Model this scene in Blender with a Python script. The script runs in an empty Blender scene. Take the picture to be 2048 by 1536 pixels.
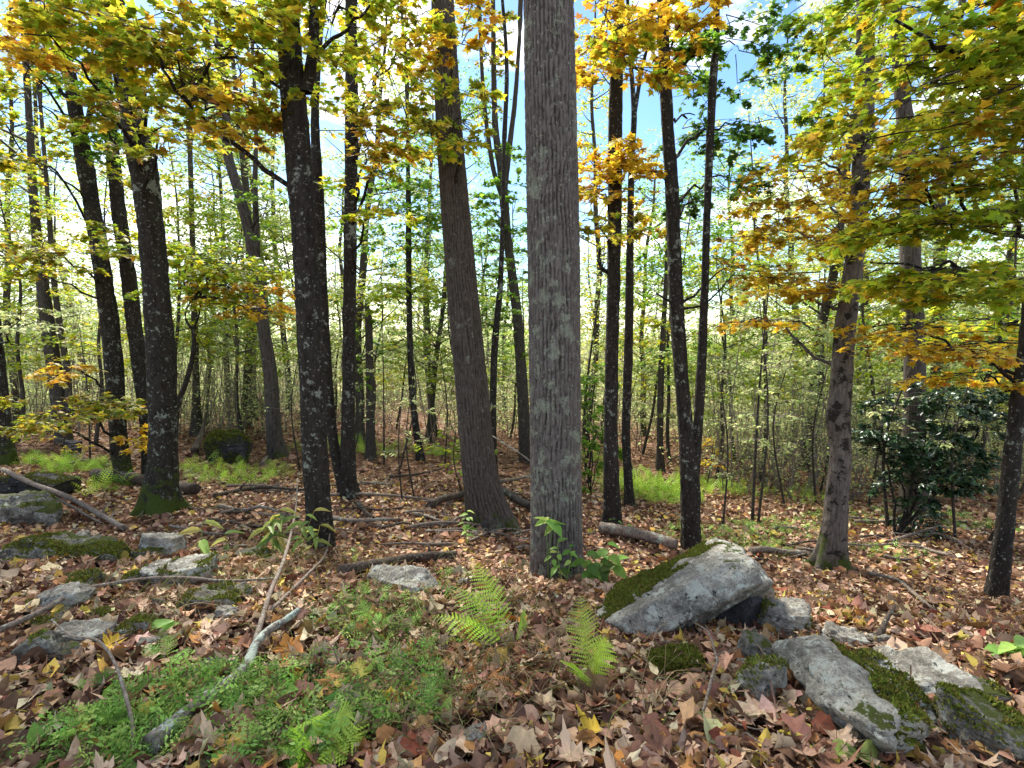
import bpy, math, random
import numpy as np
from mathutils import Vector, Matrix

SC = bpy.context.scene
COL = SC.collection
rng = np.random.default_rng(11)
random.seed(11)
R = math.radians

# ------------------------------------------------------------------ camera
FPX, CU, CV = 1050.0, 1024.0, 768.0          # the photograph is 2048 x 1536
PITCH, CAMZ = R(5.0), 1.5
cam = bpy.data.cameras.new('camera')
cam.sensor_width = 36.0
cam.lens = 36.0 * FPX / 2048.0
cam.clip_start, cam.clip_end = 0.05, 3000.0
cam_o = bpy.data.objects.new('camera', cam)
cam_o.location = (0, 0, CAMZ)
cam_o.rotation_euler = (R(90) - PITCH, 0, 0)
COL.objects.link(cam_o)
SC.camera = cam_o

# ------------------------------------------------------------------ sky, sun, exposure
SUN_AZ, SUN_EL = R(-28), R(46)               # in front of the camera, behind thin cloud
SC.world = bpy.data.worlds.new('World')
SC.world.use_nodes = True
wt = SC.world.node_tree
wt.nodes.clear()
w_out = wt.nodes.new('ShaderNodeOutputWorld')
w_bg = wt.nodes.new('ShaderNodeBackground')
w_bg.inputs['Strength'].default_value = 0.095
w_sky = wt.nodes.new('ShaderNodeTexSky')
w_sky.sky_type = 'NISHITA'
w_sky.sun_disc = False
w_sky.sun_elevation = SUN_EL
w_sky.sun_rotation = SUN_AZ
w_sky.air_density = 1.0
w_sky.dust_density = 0.2
w_sky.ozone_density = 2.0
w_tc = wt.nodes.new('ShaderNodeTexCoord')
w_map = wt.nodes.new('ShaderNodeMapping')
w_map.inputs['Scale'].default_value = (1.0, 1.0, 1.7)
w_map.inputs['Location'].default_value = (5.5, 3.1, 0.7)
w_n = wt.nodes.new('ShaderNodeTexNoise')
w_n.inputs['Scale'].default_value = 2.6
w_n.inputs['Detail'].default_value = 7.0
w_n.inputs['Roughness'].default_value = 0.58
w_r = wt.nodes.new('ShaderNodeValToRGB')
w_r.color_ramp.elements[0].position = 0.49
w_r.color_ramp.elements[1].position = 0.62
w_mix = wt.nodes.new('ShaderNodeMix')
w_mix.data_type = 'RGBA'
w_mix.inputs[7].default_value = (12.5, 11.9, 11.2, 1)
L = wt.links.new
L(w_tc.outputs['Generated'], w_map.inputs['Vector'])
L(w_map.outputs['Vector'], w_n.inputs['Vector'])
L(w_n.outputs['Fac'], w_r.inputs['Fac'])
L(w_r.outputs['Color'], w_mix.inputs[0])
w_hs = wt.nodes.new('ShaderNodeHueSaturation')
w_hs.inputs['Saturation'].default_value = 1.15
L(w_sky.outputs['Color'], w_hs.inputs['Color'])
L(w_hs.outputs['Color'], w_mix.inputs[6])
L(w_mix.outputs[2], w_bg.inputs['Color'])
L(w_bg.outputs['Background'], w_out.inputs['Surface'])

sun = bpy.data.lights.new('sun', 'SUN')
sun.energy = 5.0
sun.angle = R(14.0)
sun.color = (1.0, 0.95, 0.86)
sun_o = bpy.data.objects.new('sun', sun)
sd = Vector((math.sin(SUN_AZ) * math.cos(SUN_EL), math.cos(SUN_AZ) * math.cos(SUN_EL), math.sin(SUN_EL)))
sun_o.rotation_euler = sd.to_track_quat('Z', 'Y').to_euler()
sun_o.location = (0, 0, 30)
COL.objects.link(sun_o)

SC.view_settings.view_transform = 'Standard'
SC.view_settings.look = 'None'
SC.view_settings.gamma = 1.0
SC.view_settings.exposure = 1.6
SC.view_settings.use_curve_mapping = False
SC.render.engine = 'CYCLES'
SC.cycles.max_bounces = 6
SC.cycles.diffuse_bounces = 3
SC.cycles.glossy_bounces = 2
SC.cycles.transmission_bounces = 4
SC.cycles.use_denoising = True
SC.cycles.denoiser = 'OPENIMAGEDENOISE'
SC.cycles.denoising_input_passes = 'RGB_ALBEDO_NORMAL'
SC.cycles.denoising_prefilter = 'NONE'
SC.cycles.sample_clamp_indirect = 6.0
SC.cycles.caustics_reflective = False
SC.cycles.caustics_refractive = False


# ------------------------------------------------------------------ small maths
def _hash(i, j, k):
    n = (i.astype(np.int64) * 374761393 + j.astype(np.int64) * 668265263 + k.astype(np.int64) * 2147483647 * 3) & 0xFFFFFFFF
    n = ((n ^ (n >> 13)) * 1274126177) & 0xFFFFFFFF
    n = (n ^ (n >> 16)) & 0xFFFFFFFF
    return n.astype(np.float64) / 4294967295.0


def vnoise(p):
    """value noise, p (N,3) -> 0..1"""
    p = np.asarray(p, float)
    i = np.floor(p).astype(np.int64)
    f = p - i
    f = f * f * (3 - 2 * f)
    x, y, z = i[:, 0], i[:, 1], i[:, 2]
    fx, fy, fz = f[:, 0], f[:, 1], f[:, 2]
    def h(a, b, c): return _hash(x + a, y + b, z + c)
    c00 = h(0, 0, 0) * (1 - fx) + h(1, 0, 0) * fx
    c10 = h(0, 1, 0) * (1 - fx) + h(1, 1, 0) * fx
    c01 = h(0, 0, 1) * (1 - fx) + h(1, 0, 1) * fx
    c11 = h(0, 1, 1) * (1 - fx) + h(1, 1, 1) * fx
    return (c00 * (1 - fy) + c10 * fy) * (1 - fz) + (c01 * (1 - fy) + c11 * fy) * fz


def fbm(p, o=4):
    s, a, t = 0.0, 0.5, 0.0
    p = np.asarray(p, float)
    for _ in range(o):
        s = s + a * vnoise(p)
        t += a
        p = p * 2.03 + 17.3
        a *= 0.5
    return s / t


def norm(v):
    v = np.asarray(v, float)
    return v / np.maximum(np.linalg.norm(v, axis=-1, keepdims=True), 1e-9)


def sstep(a, b, x):
    t = np.clip((np.asarray(x, float) - a) / (b - a), 0, 1)
    return t * t * (3 - 2 * t)


_py = np.array([-30, 0, 1.8, 2.9, 4.0, 5.0, 6.5, 8, 10, 13, 18, 25, 40, 80, 700.0])
_pz = np.array([0.1, 0.0, 0.0, -0.17, -0.43, -0.70, -0.86, -0.98, -1.24, -1.55, -2.0, -2.6, -3.2, -3.6, -3.6])
_ty = np.linspace(-20, 120, 2801)
_tz = np.interp(_ty, _py, _pz)
_k = np.hanning(23); _k /= _k.sum()
_tz = np.convolve(np.pad(_tz, 11, mode='edge'), _k, mode='valid')


def ground(x, y):
    x = np.asarray(x, float); y = np.asarray(y, float)
    z = np.interp(y, _ty, _tz)
    z = z - 0.055 * np.clip(x, -10, 10) * sstep(1.5, 4.5, y)
    near = 1 - sstep(18, 40, y)
    q = np.stack([np.broadcast_to(x, z.shape).ravel() * 0.9, np.broadcast_to(y, z.shape).ravel() * 0.9, np.zeros(z.size)], 1)
    z = z + (fbm(q, 3).reshape(z.shape) - 0.5) * 0.16 * near
    q = np.stack([np.broadcast_to(x, z.shape).ravel() * 4.3, np.broadcast_to(y, z.shape).ravel() * 4.3, np.ones(z.size) * 3], 1)
    z = z + (fbm(q, 2).reshape(z.shape) - 0.5) * 0.05 * near
    return z


def ray(u, v):
    x = (u - CU) / FPX
    t = (CV - v) / FPX
    y = math.cos(PITCH) + t * math.sin(PITCH)
    z = -math.sin(PITCH) + t * math.cos(PITCH)
    return np.array([x / y, 1.0, z / y])


def P(u, v, d):
    return np.array([0, 0, CAMZ]) + ray(u, v) * d


_dd = np.concatenate([np.linspace(0.8, 12, 600), np.linspace(12.05, 90, 900)])


def hit(u, v):
    r = ray(u, v)
    g = ground(r[0] * _dd, _dd)
    below = (CAMZ + r[2] * _dd) < g
    k = int(np.argmax(below)) if below.any() else len(_dd) - 1
    d = _dd[k]
    return np.array([r[0] * d, d, float(ground(np.array([r[0] * d]), np.array([d]))[0])])


def gz(x, y):
    return float(ground(np.array([x]), np.array([y]))[0])


# ------------------------------------------------------------------ mesh helpers
def mk(name, V, F, mats, col=None, smooth=False, midx=None):
    """V (N,3); F an (M,k) array or a list of such arrays"""
    me = bpy.data.meshes.new(name)
    V = np.asarray(V, np.float32)
    if not isinstance(F, list):
        F = [F]
    F = [np.asarray(f, np.int32) for f in F if len(f)]
    nl = sum(f.size for f in F); nf = sum(len(f) for f in F)
    me.vertices.add(len(V)); me.loops.add(nl); me.polygons.add(nf)
    me.vertices.foreach_set('co', V.ravel())
    me.loops.foreach_set('vertex_index', np.concatenate([f.ravel() for f in F]))
    ls = np.cumsum(np.concatenate([[0]] + [np.full(len(f), f.shape[1]) for f in F]))[:-1]
    me.polygons.foreach_set('loop_start', ls.astype(np.int32))
    if smooth:
        me.polygons.foreach_set('use_smooth', np.ones(nf, bool))
    for m in (mats if isinstance(mats, (list, tuple)) else [mats]):
        me.materials.append(m)
    if midx is not None:
        me.polygons.foreach_set('material_index', np.asarray(midx, np.int32))
    if col is not None:
        at = me.color_attributes.new('Col', 'FLOAT_COLOR', 'POINT')
        c = np.ones((len(V), 4), np.float32); c[:, :3] = col
        at.data.foreach_set('color', c.ravel())
    me.update(calc_edges=True)
    return me


def add(name, me, parent=None, loc=(0, 0, 0), kind=None):
    o = bpy.data.objects.new(name, me)
    COL.objects.link(o)
    o.location = [float(a) for a in loc]
    if parent is not None:
        o.parent = parent
    if kind:
        o['kind'] = kind
    return o


def tag(o, label, cat, group=None, kind=None):
    o['label'] = label; o['category'] = cat
    if group: o['group'] = group
    if kind: o['kind'] = kind
    return o


def frames(nrm, head):
    """rotation matrices (n,3,3): local z -> nrm, local x -> head"""
    z = norm(nrm)
    x = head - (head * z).sum(-1, keepdims=True) * z
    x = norm(x)
    y = np.cross(z, x)
    return np.stack([x, y, z], axis=-1)


def stamp(TV, TF, pos, rot, size, col=None, shade=None):
    """copy a template over many positions -> V, F, C"""
    n, k = len(pos), len(TV)
    V = np.einsum('nij,kj->nki', rot, TV) * np.asarray(size).reshape(n, 1, 1) + np.asarray(pos)[:, None, :]
    F = (TF[None, :, :] + (np.arange(n) * k)[:, None, None]).reshape(-1, TF.shape[1])
    C = None if col is None else np.repeat(np.asarray(col), k, axis=0)
    if C is not None and shade is not None:
        C = C * np.tile(shade, n)[:, None]
    return V.reshape(-1, 3), F, C


def spline(pts, n):
    """Catmull-Rom through rows of any width"""
    p = np.asarray(pts, float)
    p = np.vstack([2 * p[0] - p[1], p, 2 * p[-1] - p[-2]])
    m = len(p) - 3
    t = np.linspace(0, m - 1e-6, n)
    i = t.astype(int); f = (t - i)[:, None]
    a, b, c, d = p[i], p[i + 1], p[i + 2], p[i + 3]
    return 0.5 * ((2 * b) + (c - a) * f + (2 * a - 5 * b + 4 * c - d) * f ** 2 + (3 * b - a - 3 * c + d) * f ** 3)


def tube(pts, rad, seg=5, cap=True):
    pts = np.asarray(pts, float); n = len(pts)
    rad = np.broadcast_to(np.asarray(rad, float), (n,))
    tan = norm(np.gradient(pts, axis=0))
    ref = np.array([0, 0, 1.0]) if abs(tan[:, 2]).mean() < 0.75 else np.array([0, 1.0, 0])
    a = norm(np.cross(tan, ref)); b = np.cross(tan, a)
    th = np.linspace(0, 2 * np.pi, seg, endpoint=False)
    V = pts[:, None, :] + rad[:, None, None] * (np.cos(th)[None, :, None] * a[:, None, :] + np.sin(th)[None, :, None] * b[:, None, :])
    V = V.reshape(-1, 3)
    i = np.arange(n - 1)[:, None] * seg; j = np.arange(seg)[None, :]; j2 = (j + 1) % seg
    F = np.stack([i + j, i + j2, i + seg + j2, i + seg + j], -1).reshape(-1, 4)
    if cap:
        V = np.vstack([V, pts[0], pts[-1]])
        k = len(V) - 2; e = (n - 1) * seg; jj = np.arange(seg); jn = (jj + 1) % seg
        T = np.vstack([np.stack([jn, jj, np.full(seg, k)], 1), np.stack([e + jj, e + jn, np.full(seg, k + 1)], 1)])
        return V, [F, T]
    return V, [F]


class Bag:
    """collects pieces of one mesh"""
    def __init__(s): s.V = []; s.F = {3: [], 4: []}; s.C = []; s.n = 0
    def add(s, V, F, c=(1, 1, 1)):
        for f in (F if isinstance(F, list) else [F]):
            if len(f): s.F[f.shape[1]].append(f + s.n)
        s.V.append(V); s.n += len(V)
        c = np.asarray(c, float)
        s.C.append(np.broadcast_to(c, (len(V), 3)) if c.ndim == 1 else c)
    def mesh(s, name, mats, smooth=False):
        F = [np.concatenate(s.F[k]) for k in (4, 3) if s.F[k]]
        return mk(name, np.concatenate(s.V), F, mats, np.concatenate(s.C), smooth)


# ------------------------------------------------------------------ materials
def newmat(name):
    m = bpy.data.materials.new(name)
    m.use_nodes = True
    nt = m.node_tree
    nt.nodes.clear()
    out = nt.nodes.new('ShaderNodeOutputMaterial')
    return m, nt, out


def N(nt, t, **kw):
    n = nt.nodes.new(t)
    for k, v in kw.items():
        if k in n.inputs: n.inputs[k].default_value = v
        else: setattr(n, k, v)
    return n


def ramp(nt, fac, stops):
    r = nt.nodes.new('ShaderNodeValToRGB')
    e = r.color_ramp.elements
    while len(e) < len(stops): e.new(0.5)
    for q, (p, c) in zip(e, stops):
        q.position = p
        q.color = (*c, 1) if len(c) == 3 else c
    nt.links.new(fac, r.inputs['Fac'])
    return r.outputs['Color']


def mixc(nt, fac, a, b, mode='MIX'):
    m = nt.nodes.new('ShaderNodeMix')
    m.data_type = 'RGBA'; m.blend_type = mode
    for s, v in ((0, fac), (6, a), (7, b)):
        if isinstance(v, (int, float)): m.inputs[s].default_value = v
        elif isinstance(v, tuple): m.inputs[s].default_value = (*v, 1)
        else: nt.links.new(v, m.inputs[s])
    return m.outputs[2]


def noise_n(nt, vec, scale, detail=4.0, rough=0.6):
    n = N(nt, 'ShaderNodeTexNoise', Scale=scale, Detail=detail, Roughness=rough)
    nt.links.new(vec, n.inputs['Vector'])
    return n.outputs['Fac']


def leaf_mat(name, trans=0.45, gloss=0.25, rough=0.5):
    m, nt, out = newmat(name)
    at = N(nt, 'ShaderNodeAttribute', attribute_name='Col')
    tc = N(nt, 'ShaderNodeTexCoord')
    nz = noise_n(nt, tc.outputs['Object'], 60.0, 2.0)
    c = mixc(nt, 0.35, at.outputs['Color'], ramp(nt, nz, [(0.3, (0.45, 0.42, 0.38)), (0.7, (1.25, 1.2, 1.1))]), 'MULTIPLY')
    b = N(nt, 'ShaderNodeBsdfPrincipled', Roughness=rough)
    b.inputs['Specular IOR Level'].default_value = gloss
    t = N(nt, 'ShaderNodeBsdfTranslucent')
    nt.links.new(c, b.inputs['Base Color'])
    nt.links.new(c, t.inputs['Color'])
    mx = N(nt, 'ShaderNodeMixShader'); mx.inputs[0].default_value = trans
    nt.links.new(b.outputs[0], mx.inputs[1]); nt.links.new(t.outputs[0], mx.inputs[2])
    nt.links.new(mx.outputs[0], out.inputs['Surface'])
    return m


def bark_mat(name, dark, light, lichen, lich_amt, moss_amt=0.0, vscale=0.16, bump=0.5, lich_scale=9.0, ridge=0.5):
    """dark/light bark colours, lichen crust, moss towards the foot (object space, z up from the foot)"""
    m, nt, out = newmat(name)
    tc = N(nt, 'ShaderNodeTexCoord')
    mp = N(nt, 'ShaderNodeMapping'); mp.inputs['Scale'].default_value = (1, 1, vscale)
    nt.links.new(tc.outputs['Object'], mp.inputs['Vector'])
    at = N(nt, 'ShaderNodeAttribute', attribute_name='Col')
    sep = N(nt, 'ShaderNodeSeparateColor'); nt.links.new(at.outputs['Color'], sep.inputs[0])
    fib = noise_n(nt, mp.outputs['Vector'], 55.0, 5.0, 0.65)
    mid = noise_n(nt, tc.outputs['Object'], 14.0, 5.0, 0.65)
    c = mixc(nt, ramp(nt, fib, [(0.35, (0, 0, 0)), (0.68, (1, 1, 1))]), dark, light)
    c = mixc(nt, 0.55, c, ramp(nt, mid, [(0.3, (0.5, 0.47, 0.45)), (0.7, (1.35, 1.32, 1.28))]), 'MULTIPLY')
    rm = N(nt, 'ShaderNodeMath', operation='MULTIPLY'); nt.links.new(sep.outputs[0], rm.inputs[0]); rm.inputs[1].default_value = ridge
    c = mixc(nt, rm.outputs[0], mixc(nt, ridge - 0.4, c, dark), light)
    big = noise_n(nt, tc.outputs['Object'], 2.3, 3.0, 0.55)
    lz = noise_n(nt, tc.outputs['Object'], lich_scale, 6.0, 0.72)
    sm = N(nt, 'ShaderNodeMath', operation='MULTIPLY_ADD'); nt.links.new(big, sm.inputs[0]); sm.inputs[1].default_value = 0.55; nt.links.new(lz, sm.inputs[2])
    lf = ramp(nt, sm.outputs[0], [(0.93 - lich_amt, (0, 0, 0)), (0.97 - lich_amt, (1, 1, 1))])
    fine = noise_n(nt, tc.outputs['Object'], 70.0, 3.0, 0.6)
    lc = mixc(nt, ramp(nt, fine, [(0.35, (0, 0, 0)), (0.7, (1, 1, 1))]), tuple(0.55 * a for a in lichen), lichen)
    c = mixc(nt, lf, c, lc)
    # speckle lichen
    sp = noise_n(nt, tc.outputs['Object'], 38.0, 3.0, 0.6)
    sf = ramp(nt, sp, [(0.635 - 0.15 * lich_amt, (0, 0, 0)), (0.69 - 0.15 * lich_amt, (0.85, 0.85, 0.85))])
    c = mixc(nt, sf, c, lichen)
    if moss_amt > 0:
        sx = N(nt, 'ShaderNodeSeparateXYZ'); nt.links.new(tc.outputs['Object'], sx.inputs[0])
        mr = N(nt, 'ShaderNodeMapRange'); mr.inputs[1].default_value = 0.0; mr.inputs[2].default_value = 0.9
        mr.inputs[3].default_value = moss_amt; mr.inputs[4].default_value = 0.0
        nt.links.new(sx.outputs[2], mr.inputs[0])
        mn = noise_n(nt, tc.outputs['Object'], 6.0, 4.0, 0.65)
        ad = N(nt, 'ShaderNodeMath', operation='ADD'); nt.links.new(mr.outputs[0], ad.inputs[0]); nt.links.new(mn, ad.inputs[1])
        mf = ramp(nt, ad.outputs[0], [(0.80, (0, 0, 0)), (0.95, (1, 1, 1))])
        mc = mixc(nt, fine, (0.02, 0.03, 0.006), (0.08, 0.11, 0.018))
        c = mixc(nt, mf, c, mc)
    b = N(nt, 'ShaderNodeBsdfPrincipled', Roughness=0.9)
    b.inputs['Specular IOR Level'].default_value = 0.15
    nt.links.new(c, b.inputs['Base Color'])
    bp = N(nt, 'ShaderNodeBump', Strength=bump, Distance=0.02)
    ad = N(nt, 'ShaderNodeMath', operation='ADD'); nt.links.new(fib, ad.inputs[0]); nt.links.new(mid, ad.inputs[1])
    nt.links.new(ad.outputs[0], bp.inputs['Height'])
    nt.links.new(bp.outputs[0], b.inputs['Normal'])
    nt.links.new(b.outputs[0], out.inputs['Surface'])
    return m


def rock_mat(name, dark, light, moss=0.5, lich=0.5):
    m, nt, out = newmat(name)
    tc = N(nt, 'ShaderNodeTexCoord'); ob = tc.outputs['Object']
    a = noise_n(nt, ob, 5.0, 8.0, 0.7); f = noise_n(nt, ob, 70.0, 5.0, 0.75)
    c = mixc(nt, ramp(nt, a, [(0.36, (0, 0, 0)), (0.62, (1, 1, 1))]), dark, light)
    c = mixc(nt, 0.9, c, ramp(nt, f, [(0.32, (0.38, 0.37, 0.35)), (0.66, (1.35, 1.35, 1.33))]), 'MULTIPLY')
    wv = N(nt, 'ShaderNodeTexVoronoi', Scale=5.0, feature='DISTANCE_TO_EDGE')
    dn = N(nt, 'ShaderNodeTexNoise', Scale=7.0, Detail=6.0); nt.links.new(ob, dn.inputs['Vector'])
    vm = N(nt, 'ShaderNodeVectorMath', operation='MULTIPLY_ADD'); nt.links.new(dn.outputs['Color'], vm.inputs[0]); vm.inputs[1].default_value = (0.5, 0.5, 0.9); nt.links.new(ob, vm.inputs[2])
    nt.links.new(vm.outputs[0], wv.inputs['Vector'])
    ck = ramp(nt, wv.outputs['Distance'], [(0.0, (0.35, 0.34, 0.33)), (0.035, (1, 1, 1))])
    cm = noise_n(nt, ob, 3.0, 2.0)
    c = mixc(nt, ramp(nt, cm, [(0.5, (0, 0, 0)), (0.62, (0.8, 0.8, 0.8))]), c, mixc(nt, 1.0, c, ck, 'MULTIPLY'))
    lz = noise_n(nt, ob, 11.0, 6.0, 0.75)
    lf = ramp(nt, lz, [(0.66 - 0.14 * lich, (0, 0, 0)), (0.69 - 0.14 * lich, (1, 1, 1))])
    c = mixc(nt, lf, c, mixc(nt, f, (0.36, 0.37, 0.31), (0.62, 0.63, 0.55)))
    dk = noise_n(nt, ob, 24.0, 4.0, 0.6)
    c = mixc(nt, ramp(nt, dk, [(0.62, (0, 0, 0)), (0.66, (0.85, 0.85, 0.85))]), c, (0.03, 0.03, 0.028))
    if moss > 0:
        ge = N(nt, 'ShaderNodeNewGeometry'); sx = N(nt, 'ShaderNodeSeparateXYZ'); nt.links.new(ge.outputs['Normal'], sx.inputs[0])
        mn = noise_n(nt, ob, 4.5, 5.0, 0.65)
        ad = N(nt, 'ShaderNodeMath', operation='MULTIPLY_ADD'); nt.links.new(sx.outputs[2], ad.inputs[0]); ad.inputs[1].default_value = 0.35; nt.links.new(mn, ad.inputs[2])
        mf = ramp(nt, ad.outputs[0], [(0.98 - 0.26 * moss, (0, 0, 0)), (1.0 - 0.26 * moss + 0.02, (1, 1, 1))])
        c = mixc(nt, mf, c, mixc(nt, f, (0.025, 0.035, 0.006), (0.10, 0.12, 0.02)))
    b = N(nt, 'ShaderNodeBsdfPrincipled', Roughness=0.88)
    b.inputs['Specular IOR Level'].default_value = 0.2
    nt.links.new(c, b.inputs['Base Color'])
    bp = N(nt, 'ShaderNodeBump', Strength=0.9, Distance=0.03)
    ad = N(nt, 'ShaderNodeMath', operation='ADD'); nt.links.new(f, ad.inputs[0]); nt.links.new(a, ad.inputs[1])
    nt.links.new(ad.outputs[0], bp.inputs['Height']); nt.links.new(bp.outputs[0], b.inputs['Normal'])
    nt.links.new(b.outputs[0], out.inputs['Surface'])
    return m


def ground_mat():
    m, nt, out = newmat('forest_floor')
    tc = N(nt, 'ShaderNodeTexCoord'); ob = tc.outputs['Object']
    v = N(nt, 'ShaderNodeTexVoronoi', Scale=13.0); nt.links.new(ob, v.inputs['Vector'])
    sc = N(nt, 'ShaderNodeSeparateColor'); nt.links.new(v.outputs['Color'], sc.inputs[0])
    c = ramp(nt, sc.outputs[0], [(0.0, (0.03, 0.016, 0.010)), (0.3, (0.08, 0.04, 0.024)), (0.55, (0.16, 0.08, 0.05)), (0.8, (0.22, 0.13, 0.08)), (1.0, (0.28, 0.17, 0.07))])
    n = noise_n(nt, ob, 30.0, 5.0)
    c = mixc(nt, 0.6, c, ramp(nt, n, [(0.3, (0.35, 0.32, 0.3)), (0.7, (1.2, 1.2, 1.2))]), 'MULTIPLY')
    g = noise_n(nt, ob, 0.5, 4.0)
    c = mixc(nt, ramp(nt, g, [(0.6, (0, 0, 0)), (0.72, (0.4, 0.4, 0.4))]), c, (0.06, 0.09, 0.02))
    b = N(nt, 'ShaderNodeBsdfPrincipled', Roughness=0.95)
    b.inputs['Specular IOR Level'].default_value = 0.1
    nt.links.new(c, b.inputs['Base Color'])
    bp = N(nt, 'ShaderNodeBump', Strength=0.8, Distance=0.03)
    ad = N(nt, 'ShaderNodeMath', operation='ADD'); nt.links.new(n, ad.inputs[0]); nt.links.new(sc.outputs[1], ad.inputs[1])
    nt.links.new(ad.outputs[0], bp.inputs['Height']); nt.links.new(bp.outputs[0], b.inputs['Normal'])
    nt.links.new(b.outputs[0], out.inputs['Surface'])
    return m


M_LEAF = leaf_mat('tree_leaf', 0.58, 0.2)
M_FERN = leaf_mat('fern_leaf', 0.4, 0.2)
M_LAUREL = leaf_mat('glossy_leaf', 0.15, 0.5, 0.35)
M_LITTER = leaf_mat('dry_leaf', 0.12, 0.15, 0.65)
M_MOSS = leaf_mat('moss', 0.15, 0.1, 0.8)
M_BARK_GREY = bark_mat('furrowed_grey_bark', (0.020, 0.016, 0.014), (0.145, 0.128, 0.115), (0.27, 0.29, 0.22), 0.08, 0.0, 0.12, 0.6, 9.0, 1.0)
M_BARK_BROWN = bark_mat('furrowed_brown_bark', (0.016, 0.012, 0.010), (0.095, 0.08, 0.068), (0.20, 0.21, 0.17), 0.0, 0.35, 0.12, 0.6, 9.0, 0.95)
M_BARK_DARK = bark_mat('dark_bark', (0.009, 0.0075, 0.006), (0.055, 0.047, 0.039), (0.26, 0.28, 0.235), 0.045, 0.25, 0.3, 0.9, 11.0, 0.85)
M_BARK_MOSSY = bark_mat('dark_mossy_bark', (0.009, 0.0075, 0.006), (0.055, 0.048, 0.037), (0.26, 0.29, 0.24), 0.065, 0.55, 0.3, 0.9, 10.0, 0.85)
M_BARK_PALE = bark_mat('pale_patchy_bark', (0.06, 0.05, 0.042), (0.18, 0.155, 0.135), (0.035, 0.03, 0.025), 0.12, 0.45, 0.12, 0.7, 9.0)
M_BARK_FAR = bark_mat('far_bark', (0.025, 0.021, 0.017), (0.09, 0.078, 0.065), (0.16, 0.17, 0.13), 0.03, 0.0, 0.25, 0.3)
M_STICK = bark_mat('weathered_stick', (0.09, 0.07, 0.055), (0.30, 0.25, 0.205), (0.34, 0.38, 0.32), 0.02, 0.0, 0.4, 0.4)
M_LOG = bark_mat('rotting_log', (0.03, 0.022, 0.016), (0.13, 0.10, 0.08), (0.25, 0.27, 0.2), 0.03, 0.0, 0.4, 0.7)
M_LICHLOG = bark_mat('lichened_branch', (0.08, 0.068, 0.055), (0.28, 0.25, 0.215), (0.42, 0.48, 0.40), 0.15, 0.0, 0.4, 0.5)
M_ROCK = rock_mat('grey_rock', (0.13, 0.12, 0.10), (0.52, 0.485, 0.41), 0.15, 0.85)
M_ROCK_MOSS = rock_mat('mossy_rock', (0.08, 0.075, 0.062), (0.35, 0.33, 0.275), 0.8, 0.65)
M_ROCK_DARK = rock_mat('dark_rock', (0.03, 0.032, 0.034), (0.09, 0.09, 0.092), 0.1, 0.1)
M_GROUND = ground_mat()

# palettes: (colour, weight)
PAL = dict(
    gold=[((0.74, 0.47, 0.03), 5), ((0.78, 0.56, 0.05), 4), ((0.60, 0.52, 0.05), 3), ((0.52, 0.25, 0.03), 1.5), ((0.26, 0.13, 0.03), .6)],
    orange=[((0.62, 0.40, 0.04), 4), ((0.42, 0.25, 0.05), 2), ((0.72, 0.54, 0.05), 4), ((0.26, 0.14, 0.04), 1), ((0.48, 0.48, 0.05), 5)],
    yellowgreen=[((0.42, 0.48, 0.035), 5), ((0.62, 0.55, 0.04), 3.5), ((0.26, 0.38, 0.03), 4), ((0.70, 0.50, 0.04), 1.5)],
    olive=[((0.34, 0.38, 0.04), 4), ((0.50, 0.46, 0.04), 3), ((0.58, 0.40, 0.04), 2.4), ((0.20, 0.28, 0.03), 3), ((0.28, 0.16, 0.04), 1)],
    lime=[((0.36, 0.46, 0.03), 4), ((0.24, 0.38, 0.03), 4), ((0.52, 0.50, 0.04), 2)],
    green=[((0.17, 0.34, 0.035), 4), ((0.24, 0.41, 0.04), 4), ((0.34, 0.48, 0.06), 3), ((0.10, 0.22, 0.03), 2)],
    darkgreen=[((0.05, 0.12, 0.025), 4), ((0.08, 0.17, 0.03), 4), ((0.12, 0.22, 0.04), 2)],
    pale=[((0.44, 0.52, 0.20), 4), ((0.53, 0.59, 0.27), 4), ((0.34, 0.44, 0.15), 3), ((0.60, 0.60, 0.28), 1.5)],
    laurel=[((0.015, 0.045, 0.018), 4), ((0.03, 0.07, 0.025), 4), ((0.06, 0.10, 0.03), 1)],
    litter=[((0.41, 0.25, 0.155), 5), ((0.27, 0.145, 0.085), 5), ((0.54, 0.39, 0.26), 5), ((0.13, 0.066, 0.042), 4), ((0.43, 0.23, 0.085), 1.5),
            ((0.52, 0.38, 0.08), 1.2), ((0.48, 0.41, 0.25), 1.6), ((0.24, 0.075, 0.045), 0.5)],
    litterfar=[((0.34, 0.19, 0.115), 5), ((0.26, 0.13, 0.08), 5), ((0.43, 0.28, 0.18), 4), ((0.14, 0.065, 0.045), 3), ((0.40, 0.24, 0.08), 1.0)],
    herb=[((0.22, 0.40, 0.08), 4), ((0.32, 0.50, 0.11), 4), ((0.14, 0.28, 0.05), 3), ((0.42, 0.56, 0.14), 2)],
    fern=[((0.36, 0.56, 0.06), 4), ((0.42, 0.60, 0.08), 3), ((0.26, 0.46, 0.05), 3)],
    moss=[((0.09, 0.12, 0.015), 4), ((0.17, 0.20, 0.03), 4), ((0.15, 0.12, 0.03), 3)],
    grass=[((0.36, 0.28, 0.14), 3), ((0.20, 0.26, 0.06), 3), ((0.28, 0.20, 0.10), 2)],
)


def pick(pal, n, r=rng, jit=0.22):
    p = PAL[pal]
    w = np.array([q[1] for q in p], float); w /= w.sum()
    c = np.array([q[0] for q in p])[r.choice(len(p), n, p=w)]
    return np.clip(c * (1 + r.normal(0, jit, (n, 1))) * (1 + r.normal(0, 0.06, (n, 3))), 0.004, 0.85)


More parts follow.
